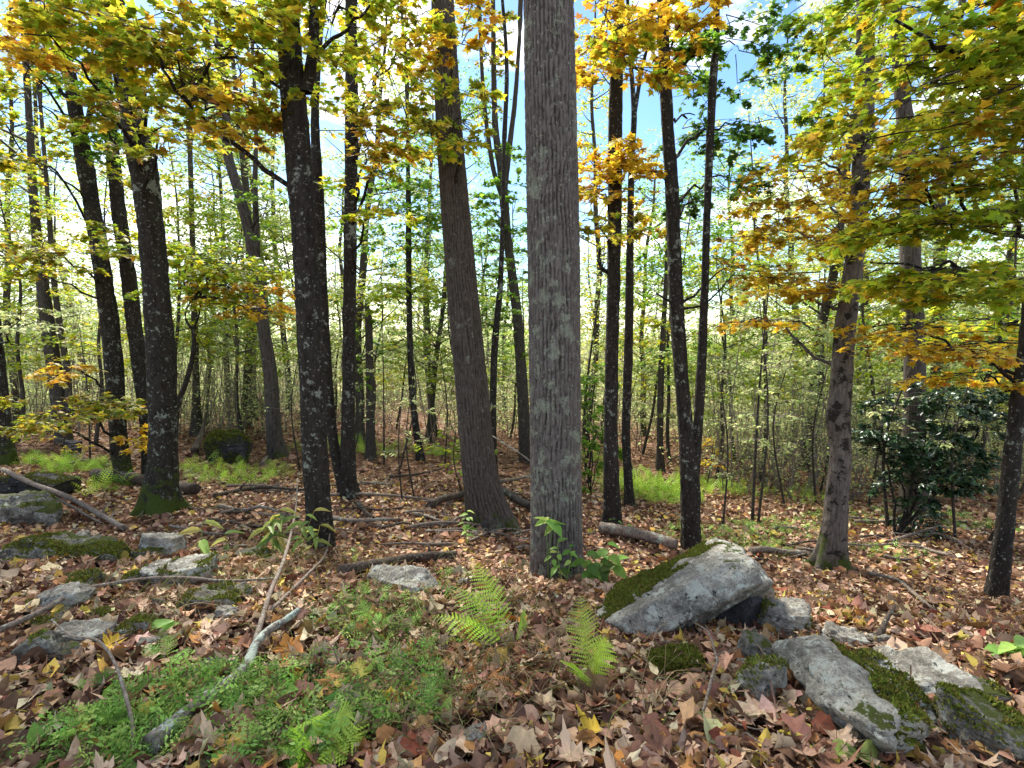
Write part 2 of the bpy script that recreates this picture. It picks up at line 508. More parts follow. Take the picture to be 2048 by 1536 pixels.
# ------------------------------------------------------------------ leaf templates (tip along +x, z the upper face)
def fan(outline, ctr, zf):
    o = np.array(outline + [(x, -y) for x, y in outline[::-1] if y > 1e-6])
    n = len(o)
    V = np.vstack([[ctr, 0], o])
    V = np.c_[V, [zf(x, y) for x, y in V]]
    i = np.arange(n)
    F = np.stack([np.zeros(n, int), 1 + (i + 1) % n, 1 + i], 1)
    return V, F


MAPLE_LO = [(0, 0), (0.02, .34), (0.24, .26), (0.50, .52), (0.53, .20), (1.0, 0)]
MAPLE_HI = [(0, 0), (-0.08, .16), (0.0, .42), (0.14, .30), (0.24, .36), (0.27, .26), (0.36, .46), (0.42, .44), (0.60, .62), (0.57, .44), (0.62, .40), (0.52, .17),
            (0.66, .26), (0.72, .24), (0.74, .14), (0.84, .12), (1.0, 0)]
OVATE = [(0, 0), (0.15, .19), (0.4, .27), (0.7, .18), (1.0, 0)]


def lo_leaf(): return fan(MAPLE_LO, 0.35, lambda x, y: -0.35 * y * y - 0.18 * x * x + 0.05 * abs(y))
def curl_leaf(a, b, c, shape=MAPLE_HI, ring=True):
    zf = lambda x, y: a * y * y + b * (x - .3) ** 2 + c * x * y + 0.05 * math.sin(9 * x + 7 * y)
    V, F = fan(shape, 0.3, zf)
    if not ring: return V, F
    n = len(V) - 1; I = V[0] + (V[1:] - V[0]) * .55
    I[:, 2] = [zf(x, y) + .02 * math.sin(23 * x + 31 * y) for x, y in I[:, :2]]
    V = np.vstack([V, I]); i = np.arange(n); j = (i + 1) % n
    return V, np.vstack([np.stack([0 * i, n + 1 + j, n + 1 + i], 1), np.stack([1 + i, n + 1 + i, n + 1 + j], 1), np.stack([1 + i, n + 1 + j, 1 + j], 1)])


LEAF_V, LEAF_F = lo_leaf()
DIA_V = np.array([(0, 0, 0), (0.45, .30, -.05), (1, 0, -.12), (0.45, -.30, -.05)], float)
DIA_F = np.array([(0, 2, 1), (0, 3, 2)])
OV_V, OV_F = fan(OVATE, 0.45, lambda x, y: 0.5 * abs(y) - 0.25 * x * x)


# ------------------------------------------------------------------ tree with crown
UP = np.array([0, 0, 1.0])


class Tree:
    def __init__(s, name, label, cat='tree', group=None):
        s.name, s.label, s.cat, s.group = name, label, cat, group
        s.parts = []          # (name, mesh data in world space, material, smooth)
        s.tw = Bag(); s.twn = 0
        s.lp = []; s.ln = []; s.lh = []; s.ls = []; s.lc = []
        s.path = None

    def spray(s, base, dirv, L, W, nl, pal, ls, droop=0.12, tw=True, r=rng):
        d = norm(dirv); t = np.linspace(0, 1, 5)[:, None]
        side = norm(np.cross(d, UP)); nrm = norm(np.cross(side, d))
        wob = r.normal(0, 0.03 * L, (5, 3)) * t
        main = base + d * L * t - UP * droop * L * t ** 2 + wob
        if tw:
            s.tw.add(*tube(main, np.linspace(0.004 + 0.004 * L, 0.002, 5), 3, False)); s.twn += 1
        ns = max(3, int(L * 9))
        ts = r.uniform(0.12, 1.0, ns)
        P0 = np.stack([np.interp(ts, t[:, 0], main[:, k]) for k in range(3)], 1)
        sg = np.where(np.arange(ns) % 2 == 0, 1, -1)[:, None]
        sd = norm(d * 0.75 + side * sg * r.uniform(0.5, 1.1, (ns, 1)) + UP * r.normal(-0.05, 0.14, (ns, 1)))
        sl = (W * (1.05 - 0.6 * ts) * r.uniform(0.5, 1.1, ns))[:, None]
        if tw:
            for a in range(ns):
                s.tw.add(*tube(np.stack([P0[a], P0[a] + sd[a] * sl[a] * .5 - UP * .01, P0[a] + sd[a] * sl[a] - UP * .05 * sl[a]]), [0.003, 0.002, 0.001], 3, False))
        k = r.integers(0, ns, nl); q = r.uniform(0.1, 1.1, (nl, 1))
        p = P0[k] + sd[k] * sl[k] * q - UP * 0.05 * q + r.normal(0, 0.02, (nl, 3))
        h = norm(sd[k] + side * r.normal(0, 0.7, (nl, 1)) - UP * r.uniform(0.05, 0.55, (nl, 1)))
        n = norm(UP + r.normal(0, 0.38, (nl, 3)))
        s.lp.append(p); s.ln.append(n); s.lh.append(h); s.ls.append(ls * r.uniform(0.6, 1.25, nl)); s.lc.append(pick(pal, nl, r))

    def limb(s, pts, r0, r1, mat, n=14, seg=6, name='limb', jit=0.0):
        q = spline(pts, n)
        q[1:-1] += rng.normal(0, jit, (n - 2, 3))
        V, F = tube(q, np.linspace(r0, r1, n), seg)
        s.parts.append((name, V, F, mat, None, True))
        return q

    def patch(s, u, v, d, ru, rv, nspray, pal, ls=0.085, ydep=None, start=None, nl=52, L=0.7, mat=None, tmpl=None):
        """foliage round a pixel direction at depth d, hung on a limb that leaves the trunk"""
        c = P(u, v, d); k = d / FPX
        rx, rz = ru * k, rv * k; ry = ydep or 0.6 * rx + .2
        if start is None and s.path is not None:
            pz = s.path
            i = int(np.argmin(np.abs(pz[:, 2] - (c[2] - 0.55 * np.linalg.norm(pz[:, :2] - c[:2], axis=1)))))
            start = pz[i]
        if start is not None:
            mid = start * .5 + c * .5 + np.array([0, 0, 0.10 * np.linalg.norm(c - start)])
            s.limb([start, mid, c], 0.012 + 0.008 * np.linalg.norm(c - start), 0.006, mat or s.mat, 9, 5, jit=0.03)
        ctr0 = start if start is not None else c
        out = c - ctr0; out[2] = 0
        oaz = math.atan2(out[1], out[0]) if np.linalg.norm(out) > .05 else None
        for _ in range(int(nspray * 1.35)):
            o = norm(rng.normal(0, 1, 3)) * rng.uniform(0.05, 1) ** 0.5
            b = c + o * np.array([rx, ry, rz]) * 1.25
            az = math.atan2(o[1], o[0]) + rng.normal(0, .5) if (oaz is None or rng.random() < .5) else oaz + rng.normal(0, .7)
            dv = np.array([math.cos(az), math.sin(az), rng.uniform(-.12, .22)])
            l = L * rng.uniform(.6, 1.2)
            b0 = b - dv * l * .5
            a = c + (b0 - c) * 0.25
            if rng.random() < .6:
                s.tw.add(*tube(np.stack([a, (a + b0) / 2 + UP * .03, b0]), [0.006, 0.005, 0.004], 3, False)); s.twn += 1
            s.spray(b0, dv, l, l * .5, nl, pal, ls)

    def top(s, z0, n, pal, spread=2.2, ls=0.12, leaves=14):
        """upper crown, from z0 to the tip of the trunk path"""
        pz = s.path; zt = pz[-1, 2]
        for _ in range((n + 1) // 2):
            z = rng.uniform(z0, zt)
            i = int(np.argmin(np.abs(pz[:, 2] - z)))
            az = rng.uniform(0, 2 * np.pi); l = spread * rng.uniform(.5, 1) * (1 - .45 * (z - z0) / max(zt - z0, 1))
            e = pz[i] + np.array([math.cos(az) * l, math.sin(az) * l, l * rng.uniform(.25, .8)])
            m = (pz[i] + e) / 2 + UP * .1
            q = spline([pz[i], m, e], 6)
            s.tw.add(*tube(q, np.linspace(.03, .006, 6), 4, False)); s.twn += 1
            for _ in range(4):
                b = q[rng.integers(2, 6)] + rng.normal(0, .15, 3)
                a2 = az + rng.normal(0, .9)
                s.spray(b, np.array([math.cos(a2), math.sin(a2), rng.uniform(-.1, .3)]), rng.uniform(.6, 1.2), .5, leaves, pal, ls, tw=False)

    def build(s, base, mat_tw, leafmat=None, tmpl=(LEAF_V, LEAF_F)):
        root = bpy.data.objects.new(s.name, None)
        root.empty_display_size = 0.2
        COL.objects.link(root)
        root.location = [float(a) for a in base]
        tag(root, s.label, s.cat, s.group)
        for nm, V, F, m, c, sm in s.parts:
            add(nm, mk(nm, V - base, F, m, c if c is not None else np.zeros((len(V), 3)), sm), root)
        if s.twn:
            add('twigs', s.tw_mesh(base, mat_tw), root, kind='stuff')
        if s.lp:
            p = np.concatenate(s.lp) - base
            V, F, C = stamp(tmpl[0], tmpl[1], p, frames(np.concatenate(s.ln), np.concatenate(s.lh)), np.concatenate(s.ls), np.concatenate(s.lc))
            add('crown', mk('crown', V, F, leafmat or M_LEAF, C), root, kind='stuff')
        return root

    def tw_mesh(s, base, m):
        s.tw.V = [v - base for v in s.tw.V]
        return s.tw.mesh('twigs', m)


def trunk_geo(path, rad, seg, amp, furrow=0, lobes=0.0, foot=0.0, seed=0):
    """path (n,3), radius (n) -> displaced trunk surface with ridge mask"""
    n = len(path)
    th = np.linspace(0, 2 * np.pi, seg, endpoint=False)
    T, I = np.meshgrid(th, np.arange(n))
    z = path[:, 2][:, None] + 0 * T
    rr = rad[:, None] + 0 * T
    h = z - foot
    ring = np.stack([np.cos(T) * rr, np.sin(T) * rr, z], -1).reshape(-1, 3) + seed * 3.7
    if furrow:
        big = fbm(ring * np.array([5, 5, 0.9]), 3).reshape(T.shape)
        w = fbm(ring * np.array([9, 9, 3.0]) + 40, 3).reshape(T.shape)
        u = T * furrow / (2 * np.pi) + 2.2 * (big - .5) + 0.8 * (w - .5)
        rid = np.abs(np.sin(np.pi * u)) ** 0.8
        cross = fbm(ring * np.array([30, 30, 14.0]) + 9, 2).reshape(T.shape)
        fine = fbm(ring * 60, 2).reshape(T.shape)
        big2 = fbm(ring * np.array([6, 6, 2.4]) + 71, 3).reshape(T.shape)
        u2 = T * furrow / (2 * np.pi) + 3.4 * (big2 - .5) + .5
        rid = np.minimum(1, .62 * rid + .55 * np.abs(np.sin(np.pi * u2)) ** 0.8)
        cell = np.floor(u).astype(np.int64) % furrow
        off = _hash(cell, cell * 0 + 3, cell * 0 + seed)
        fz = z * 7.5 + off * 9 + 2.0 * (w - .5) + 1.5 * (fine - .5)
        fz = np.abs(fz - np.round(fz))
        mask = np.clip(1.35 * rid - .3 + 1.1 * (cross - .5) + 0.5 * (fine - .5), 0, 1) * (1 - .75 * np.exp(-(fz / .07) ** 2))
        dsp = amp * (mask - 0.75) + 0.25 * amp * (fine - .5)
    else:
        a = fbm(ring * np.array([7, 7, 3.0]), 3).reshape(T.shape)
        b = fbm(ring * np.array([34, 34, 16.0]) + 5, 3).reshape(T.shape)
        mask = np.clip(1.6 * b - .45, 0, 1) * 0.8
        dsp = amp * ((a - .5) * 2.6 + (b - .5) * 2.6)
    lob = 1 + lobes * np.exp(-np.clip(h, 0, 9) / 0.16) * (0.35 + 0.65 * np.cos(T * 5 + seed + 1.1 * np.sin(T * 2 + seed)))
    r = rr * lob + dsp * np.clip(rr / 0.1, .25, 1)
    V = np.stack([path[:, 0][:, None] + np.cos(T) * r, path[:, 1][:, None] + np.sin(T) * r, z], -1).reshape(-1, 3)
    i = np.arange(n - 1)[:, None] * seg; j = np.arange(seg)[None, :]; j2 = (j + 1) % seg
    F = np.stack([i + j, i + j2, i + seg + j2, i + seg + j], -1).reshape(-1, 4)
    C = np.repeat(mask.reshape(-1, 1), 3, 1)
    return V, F, C


def stem_path(px, d, H, base_z, dlean=0.0, step=0.06, topstep=0.25, ground_stem=True):
    """pixel polyline (u, v, width), foot first -> world path + radius; goes on to height H"""
    pts = []
    for u, v, w in px:
        c = P(u, v, d)
        r = 0.5 * w / FPX * d * math.cos(math.atan((u - CU) / FPX))
        pts.append([*c, r])
    pts = np.array(pts)
    pts[:, 1] += dlean * (pts[:, 2] - base_z)
    zz = np.arange(pts[0, 2], pts[-1, 2], step)
    q = spline(pts, max(12, 4 * len(zz)))
    o = np.argsort(q[:, 2]); q = q[o]
    Q = np.stack([np.interp(zz, q[:, 2], q[:, k]) for k in range(4)], 1); Q[:, 2] = zz
    if ground_stem:
        f = Q[0].copy(); dn = []
        for k in (0.3, 0.15):
            g = f.copy(); g[2] -= k; g[3] *= 1.15; dn.append(g)
        Q = np.vstack([dn, Q])
    if H and H > Q[-1, 2] + 0.5:
        l = Q[-1]; w = Q[-min(16, len(Q))]; sl = (l[:2] - w[:2]) / max(l[2] - w[2], .1)
        zz = np.arange(l[2] + topstep, H, topstep)
        t = (zz - l[2]) / (H - l[2])
        ex = np.stack([l[0] + sl[0] * (zz - l[2]) * .6 + .12 * np.sin(zz * 1.3) * t, l[1] + 0 * zz + .1 * np.sin(zz) * t, zz, l[3] * (1 - t) ** .8 + .02], 1)
        Q = np.vstack([Q, ex])
    return Q


def make_tree(name, label, px, H, mat, seg=36, amp=0.008, furrow=0, lobes=0.25, step=0.06, d=None, dlean=0.0, stems=(), seed=1, group=None, tops=None, topz=None):
    h = hit(px[0][0], px[0][1])
    d = d or h[1]
    Q = stem_path(px, d, H, h[2], dlean, step)
    base = np.array([Q[2, 0], Q[2, 1], gz(Q[2, 0], Q[2, 1])])
    t = Tree(name, label, group=group); t.mat = mat
    V, F, C = trunk_geo(Q[:, :3], Q[:, 3], seg, amp, furrow, lobes, base[2], seed)
    t.parts.append(('trunk', V, F, mat, C, True))
    t.path = Q[:, :3]
    for k, sp in enumerate(stems):
        q = stem_path(sp, d, H - 1.5, base[2], dlean, step, ground_stem=False)
        V, F, C = trunk_geo(q[:, :3], q[:, 3], max(16, seg * 2 // 3), amp, furrow, 0, base[2], seed + k + 5)
        t.parts.append(('stem', V, F, mat, C, True))
    t.base = base; t.d = d
    return t


# ================================================================== the ground
def axis(lo, hi, fine_lo, fine_hi, step, grow=1.16):
    a = list(np.arange(fine_lo, fine_hi, step)); s = step
    x = fine_hi
    while x < hi: a.append(x); s *= grow; x += s
    s = step; x = fine_lo; b = []
    while x > lo: s *= grow; x -= s; b.append(x)
    return np.array(b[::-1] + a)


gx = axis(-700, 700, -8, 8, 0.09); gy = axis(-60, 900, 0.8, 11, 0.08)
GX, GY = np.meshgrid(gx, gy)
GV = np.stack([GX, GY, ground(GX, GY)], -1).reshape(-1, 3)
ii = np.arange(len(gy) - 1)[:, None] * len(gx); jj = np.arange(len(gx) - 1)[None, :]
GF = np.stack([ii + jj, ii + jj + 1, ii + len(gx) + jj + 1, ii + len(gx) + jj], -1).reshape(-1, 4)
g_o = add('ground', mk('ground', GV, GF, M_GROUND, None, True), kind='structure')
g_o['label'] = 'woodland ground sloping down under brown leaf litter'

# ================================================================== trees one can tell apart
big = make_tree('furrowed_tree', 'thick straight grey trunk with furrowed bark and pale green lichen patches, broadest of all',
                [(1113, 1150, 112), (1113, 1090, 106), (1112, 1000, 103), (1110, 800, 101), (1107, 500, 101), (1101, 200, 97), (1097, 0, 93)], 19, M_BARK_GREY,
                seg=180, amp=0.022, furrow=38, lobes=0.05, step=0.022, seed=1)
big.top(7.5, 14, 'yellowgreen'); 
big.build(big.base, M_BARK_DARK)

t2 = make_tree('furrowed_tree', 'leaning brown furrowed trunk with flared mossy foot beside the broadest trunk',
               [(988, 1052, 104), (972, 1000, 84), (958, 930, 70), (942, 760, 65), (923, 560, 60), (900, 280, 51), (885, 0, 42)], 18, M_BARK_BROWN,
               seg=130, amp=0.018, furrow=32, lobes=0.3, step=0.028, seed=2)
t2.patch(905, 60, 5.6, 60, 70, 8, 'gold', 0.085)
t2.patch(915, 235, 5.6, 55, 60, 6, 'yellowgreen', 0.08)
t2.top(7, 14, 'yellowgreen')
t2.build(t2.base, M_BARK_DARK)

t3 = make_tree('dark_tree', 'straight near-black trunk flecked with white lichen, forked high up with a long leafy bough',
               [(642, 1098, 62), (636, 1000, 54), (630, 900, 52), (622, 700, 50), (606, 450, 50), (592, 250, 50), (583, 150, 46), (573, 0, 46)], 17, M_BARK_DARK,
               seg=44, amp=0.010, lobes=0.12, step=0.04, seed=3,
               stems=[[(612, 185, 24), (622, 130, 22), (628, 60, 20), (626, 0, 18)]])
q = t3.limb([P(578, 372, t3.d), P(480, 300, t3.d - .1), P(405, 235, t3.d - .2), P(345, 165, t3.d - .3), P(300, 60, t3.d - .4)], 0.026, 0.010, M_BARK_DARK, 18, jit=.012)
for u, v, ru, rv, n, pl in [(420, 120, 130, 100, 14, 'olive'), (330, 90, 110, 90, 10, 'yellowgreen'), (490, 60, 90, 70, 8, 'yellowgreen'), (450, 215, 90, 50, 6, 'orange')]:
    t3.patch(u, v, t3.d - .3, ru, rv, n, pl, 0.085, start=q[10])
q = t3.limb([P(585, 200, t3.d), P(520, 140, t3.d - .2), P(440, 105, t3.d - .3), P(380, 0, t3.d - .4)], 0.018, 0.008, M_BARK_DARK, 14, jit=.012)
q = t3.limb([P(625, 120, t3.d), P(690, 60, t3.d - .2), P(740, 10, t3.d - .3)], 0.02, 0.010, M_BARK_DARK, 10, jit=.01)
t3.patch(660, 40, 5.0, 90, 60, 10, 'yellowgreen', 0.085, start=q[6])
t3.top(6.5, 14, 'yellowgreen')
t3.build(t3.base, M_BARK_DARK)

t4 = make_tree('dark_tree', 'slim dark tree with two stems from one foot, hung with yellowing leaves',
               [(697, 992, 48), (696, 940, 34), (697, 800, 28), (700, 500, 26), (703, 250, 26), (702, 0, 22)], 16, M_BARK_DARK, seg=32, amp=0.008, lobes=0.25, seed=4,
               stems=[[(690, 985, 28), (668, 890, 22), (655, 760, 22), (645, 600, 22), (638, 400, 21), (630, 240, 17), (638, 90, 13), (648, 0, 12)]])
for u, v, ru, rv, n, pl in [(770, 120, 110, 90, 14, 'olive'), (820, 250, 90, 60, 9, 'olive'), (740, 290, 60, 60, 7, 'orange'), (830, 60, 90, 60, 10, 'yellowgreen'), (760, 400, 70, 50, 5, 'yellowgreen')]:
    t4.patch(u, v, 6.4, ru, rv, n, pl, 0.085)
t4.top(7, 12, 'yellowgreen')
t4.build(t4.base, M_BARK_DARK)

t5 = make_tree('dark_tree', 'stout dark trunk with bluish lichen blotches and a wide green mossy foot',
               [(322, 1022, 104), (320, 985, 80), (326, 900, 62), (322, 720, 60), (312, 560, 56), (296, 400, 54), (285, 330, 60), (272, 270, 52), (256, 200, 46), (246, 120, 44), (230, 0, 40)], 17, M_BARK_MOSSY,
               seg=50, amp=0.012, lobes=0.35, step=0.04, seed=5)
for u, v, ru, rv, n, pl, dd in [(200, 60, 120, 80, 9, 'yellowgreen', 4.9), (300, 60, 100, 80, 7, 'olive', 5.0), (90, 60, 100, 70, 7, 'gold', 4.8), (330, 250, 80, 60, 5, 'olive', 5.4), (240, 230, 60, 60, 5, 'olive', 5.4)]:
    t5.patch(u, v, dd, ru, rv, n, pl, 0.085)
t5.top(6.5, 14, 'yellowgreen')
t5.build(t5.base, M_BARK_DARK)

t6 = make_tree('dark_tree', 'leaning black trunk with a broken side fork and lichen spots, behind the mossy-footed trunk',
               [(250, 962, 44), (238, 880, 38), (225, 700, 40), (205, 550, 38), (182, 400, 34), (165, 300, 36), (146, 190, 30), (128, 100, 28), (108, 0, 26)], 16, M_BARK_MOSSY,
               seg=36, amp=0.010, lobes=0.2, seed=6, stems=[[(172, 265, 14), (183, 210, 13), (190, 170, 12), (193, 150, 6)]])
t6.limb([P(152, 215, t6.d), P(105, 160, t6.d - .2), P(60, 120, t6.d - .4), P(0, 70, t6.d - .6)], 0.03, 0.012, M_BARK_DARK, 12, jit=.01)
t6.limb([P(195, 480, t6.d), P(120, 350, t6.d - .2), P(60, 320, t6.d - .4), P(0, 230, t6.d - .6)], 0.02, 0.008, M_BARK_DARK, 12, jit=.01)
for u, v, ru, rv, n, pl, dd in [(60, 200, 110, 70, 12, 'yellowgreen', 7.2), (70, 320, 110, 50, 10, 'yellowgreen', 7.0), (20, 90, 90, 70, 10, 'gold', 6.5),
                                (80, 500, 120, 36, 10, 'olive', 7.0), (60, 540, 90, 20, 5, 'yellowgreen', 7.0),
                                (120, 815, 130, 30, 10, 'olive', 6.6), (250, 805, 70, 16, 5, 'olive', 6.8), (60, 850, 90, 30, 6, 'olive', 6.6), (130, 735, 60, 12, 3, 'gold', 6.8)]:
    t6.patch(u, v, dd, ru, rv, n, pl, 0.08)
t6.top(8, 12, 'yellowgreen')
t6.build(t6.base, M_BARK_DARK)

t7 = make_tree('dark_tree', 'plain dark trunk half hidden behind the stout mossy-footed trunk',
               [(300, 958, 34), (294, 850, 30), (272, 680, 32), (258, 560, 32), (240, 440, 30), (228, 330, 28), (215, 200, 26), (202, 0, 22)], 16, M_BARK_DARK, seg=30, amp=0.008, seed=7)
for u, v, ru, rv, n, pl in [(215, 260, 40, 90, 9, 'green'), (240, 480, 50, 50, 5, 'yellowgreen'), (180, 150, 70, 60, 7, 'green'), (280, 860, 40, 30, 3, 'gold')]:
    t7.patch(u, v, t7.d - .5, ru, rv, n, pl, 0.085)
t7.top(8, 12, 'green')
t7.build(t7.base, M_BARK_DARK)

t8 = make_tree('forest_tree', 'brown mossy trunk leaning back among pale leaves, with a thin companion stem',
               [(128, 885, 38), (112, 760, 34), (100, 680, 32), (84, 560, 27), (70, 430, 20), (56, 200, 15), (45, 0, 12)], 17, M_BARK_FAR, seg=24, amp=0.01, seed=8,
               stems=[[(140, 850, 16), (134, 740, 15), (118, 640, 14), (106, 540, 13), (96, 400, 10), (80, 200, 8)]])
t8.top(4.5, 20, 'pale'); t8.build(t8.base, M_BARK_FAR, tmpl=(DIA_V, DIA_F))

t9 = make_tree('forest_tree', 'grey-green trunk rising past the tilted dark slab, foot hidden by branches',
               [(18, 930, 38), (8, 840, 32), (-4, 720, 30), (-20, 560, 28), (-60, 200, 24)], 16, M_BARK_MOSSY, seg=28, amp=0.01, seed=9)
t9.patch(40, 640, 8.0, 60, 30, 5, 'pale', 0.07)
t9.top(5, 16, 'olive'); t9.build(t9.base, M_BARK_DARK)

t10 = make_tree('forest_tree', 'tall brown trunk with flared foot beside the mossy boulder, bending over higher up',
                [(556, 915, 44), (548, 860, 33), (541, 750, 29), (526, 650, 26), (506, 500, 24), (482, 400, 22), (456, 310, 20), (452, 230, 17), (440, 100, 14), (430, 0, 12)], 19, M_BARK_BROWN,
                seg=36, amp=0.008, furrow=24, lobes=0.3, seed=10, stems=[[(515, 545, 14), (513, 460, 13), (510, 370, 11), (512, 250, 8), (505, 100, 6)]])
t10.patch(420, 170, 11.5, 60, 60, 9, 'olive', 0.09); t10.patch(540, 420, 11, 60, 60, 8, 'green', 0.09)
t10.top(7, 20, 'green'); t10.build(t10.base, M_BARK_FAR, tmpl=(DIA_V, DIA_F))

t11 = make_tree('forest_tree', 'short-looking grey trunk widening to its foot just behind the mossy boulder',
                [(394, 872, 34), (393, 830, 22), (392, 760, 15), (388, 600, 13), (380, 300, 10)], 16, M_BARK_FAR, seg=20, amp=0.008, seed=11)
t11.top(4, 20, 'pale'); t11.build(t11.base, M_BARK_FAR, tmpl=(DIA_V, DIA_F))

snag = make_tree('dead_snag', 'broken pale snag without a top, ivy-like leaves clinging to its upper half',
                 [(741, 920, 24), (741, 860, 19), (740, 760, 17), (738, 660, 15), (736, 625, 13), (731, 598, 4)], 0, M_BARK_FAR, seg=22, amp=0.012, seed=12)
snag.patch(728, 690, snag.d - .2, 26, 70, 9, 'green', 0.08, start=snag.path[40], L=.3)
snag.build(snag.base, M_BARK_FAR)

t13 = make_tree('slender_tree', 'slender tree with a smooth dark stem and a bright green crown starting low',
                [(842, 922, 18), (830, 840, 14), (823, 760, 13), (818, 600, 12), (817, 400, 11), (816, 330, 8), (814, 200, 6)], 9, M_BARK_DARK, seg=16, amp=0.005, seed=13)
for u, v, ru, rv, n, pl in [(790, 400, 100, 60, 22, 'green'), (840, 480, 80, 40, 14, 'green'), (770, 590, 90, 30, 14, 'lime'), (820, 320, 80, 60, 12, 'green'), (850, 570, 60, 30, 5, 'lime'), (760, 470, 60, 30, 6, 'green')]:
    t13.patch(u, v, t13.d - .3, ru, rv, n, pl, 0.09, L=.9)
t13.build(t13.base, M_BARK_DARK)

t14 = make_tree('slender_tree', 'thin dark stem with many dead horizontal twigs beside the leaning brown trunk',
                [(988, 950, 17), (986, 850, 14), (988, 720, 14), (994, 640, 13), (1000, 580, 12), (1004, 480, 9), (1008, 300, 6)], 9, M_BARK_DARK, seg=16, amp=0.005, seed=14)
for k in range(9):
    b = t14.path[20 + k * 7]
    t14.limb([b, b + np.array([rng.normal(0, .5), rng.normal(0, .3), .1]), b + np.array([rng.normal(0, 1.0), rng.normal(0, .4), -.05])], .009, .003, M_BARK_DARK, 6, 4, 'dead_twig')
t14.patch(990, 560, t14.d, 60, 50, 6, 'green', 0.08); t14.patch(950, 640, t14.d, 50, 40, 5, 'pale', 0.07); t14.patch(930, 882, t14.d - 1, 50, 14, 4, 'lime', 0.07)
t14.build(t14.base, M_BARK_DARK)

t15 = make_tree('forest_tree', 'dark leafy tree half behind the broadest trunk, splitting into upright boughs',
                [(1052, 925, 28), (1046, 800, 23), (1036, 650, 20), (1023, 540, 18), (1012, 450, 18), (1004, 350, 17), (990, 240, 12), (986, 0, 8)], 15, M_BARK_FAR, seg=24, amp=0.008, seed=15,
                stems=[[(1008, 390, 12), (1018, 300, 11), (1030, 200, 9), (1040, 60, 7)], [(1006, 400, 10), (985, 330, 9), (968, 200, 8), (960, 60, 6)]])
for u, v, ru, rv, n, pl in [(1010, 470, 56, 80, 20, 'green'), (1000, 330, 40, 60, 8, 'green'), (960, 250, 30, 60, 4, 'olive'), (985, 80, 60, 70, 8, 'olive'), (1030, 660, 50, 60, 8, 'green'), (960, 410, 50, 40, 6, 'green')]:
    t15.patch(u, v, t15.d - .3, ru, rv, n, pl, 0.09)
t15.top(9, 8, 'green'); t15.build(t15.base, M_BARK_FAR)

t16 = make_tree('dark_tree', 'dark upright trunk with a hooked broken stub, next to the broadest trunk',
                [(1226, 1058, 46), (1224, 1010, 36), (1222, 930, 32), (1222, 800, 28), (1227, 560, 27), (1230, 350, 28), (1232, 190, 26), (1238, 0, 18)], 15, M_BARK_DARK, seg=36, amp=0.008, lobes=0.25, seed=16)
t16.limb([P(1218, 545, t16.d), P(1205, 538, t16.d), P(1198, 520, t16.d), P(1199, 498, t16.d)], .03, .014, M_BARK_DARK, 9, 7, 'broken_stub')
for u, v, ru, rv, n, pl in [(1215, 320, 55, 24, 6, 'gold'), (1260, 320, 40, 24, 4, 'gold'), (1195, 385, 40, 24, 3, 'orange'), (1210, 90, 60, 50, 6, 'orange'), (1190, 440, 40, 30, 4, 'olive')]:
    t16.patch(u, v, t16.d - .4, ru, rv, n, pl, 0.085)
t16.top(7, 12, 'green'); t16.build(t16.base, M_BARK_DARK)

t17 = make_tree('dark_tree', 'thin dark trunk close behind the hooked-stub trunk, branching into a narrow fork',
                [(1260, 1012, 22), (1256, 950, 18), (1252, 860, 18), (1257, 700, 18), (1260, 500, 15), (1263, 330, 12), (1268, 230, 11), (1262, 130, 8), (1255, 0, 6)], 14, M_BARK_DARK, seg=24, amp=0.006, seed=17,
                stems=[[(1268, 235, 9), (1282, 150, 8), (1298, 90, 6), (1330, 60, 4)]])
t17.patch(1265, 440, t17.d, 30, 30, 3, 'gold', 0.08); t17.top(8, 10, 'green'); t17.build(t17.base, M_BARK_DARK)

t18 = make_tree('forked_tree', 'dark tree forking in a narrow V just behind the big tilted rock',
                [(1383, 1098, 44), (1381, 1050, 40), (1380, 980, 40), (1373, 880, 32), (1365, 780, 29), (1352, 600, 29), (1345, 400, 27), (1335, 250, 24), (1328, 100, 22), (1324, 0, 20)], 15, M_BARK_DARK,
                seg=40, amp=0.008, lobes=0.1, step=0.045, seed=18,
                stems=[[(1383, 985, 30), (1392, 900, 22), (1402, 750, 20), (1410, 560, 16), (1415, 400, 15), (1424, 200, 16), (1432, 80, 14), (1433, 0, 12)]])
q = t18.limb([P(1324, 55, t18.d), P(1285, 45, t18.d), P(1250, 70, t18.d - .1), P(1228, 120, t18.d - .1), P(1222, 150, t18.d - .1)], .03, .012, M_BARK_DARK, 14, 7)
t18.limb([P(1353, 600, t18.d), P(1335, 600, t18.d), P(1312, 586, t18.d)], .02, .008, M_BARK_DARK, 8, 6, 'broken_stub')
t18.limb([P(1355, 618, t18.d), P(1400, 612, t18.d), P(1430, 590, t18.d - .1), P(1470, 545, t18.d - .2)], .016, .006, M_BARK_DARK, 10, 5)
t18.limb([P(1338, 370, t18.d), P(1322, 350, t18.d), P(1300, 340, t18.d)], .014, .005, M_BARK_DARK, 8, 5)
t18.patch(1240, 75, 5.2, 85, 80, 11, 'gold', 0.085, start=q[10]); t18.patch(1275, 110, 5.3, 60, 50, 4, 'yellowgreen', 0.085, start=q[8])
t18.patch(1370, 40, 5.6, 50, 40, 6, 'gold', 0.085)
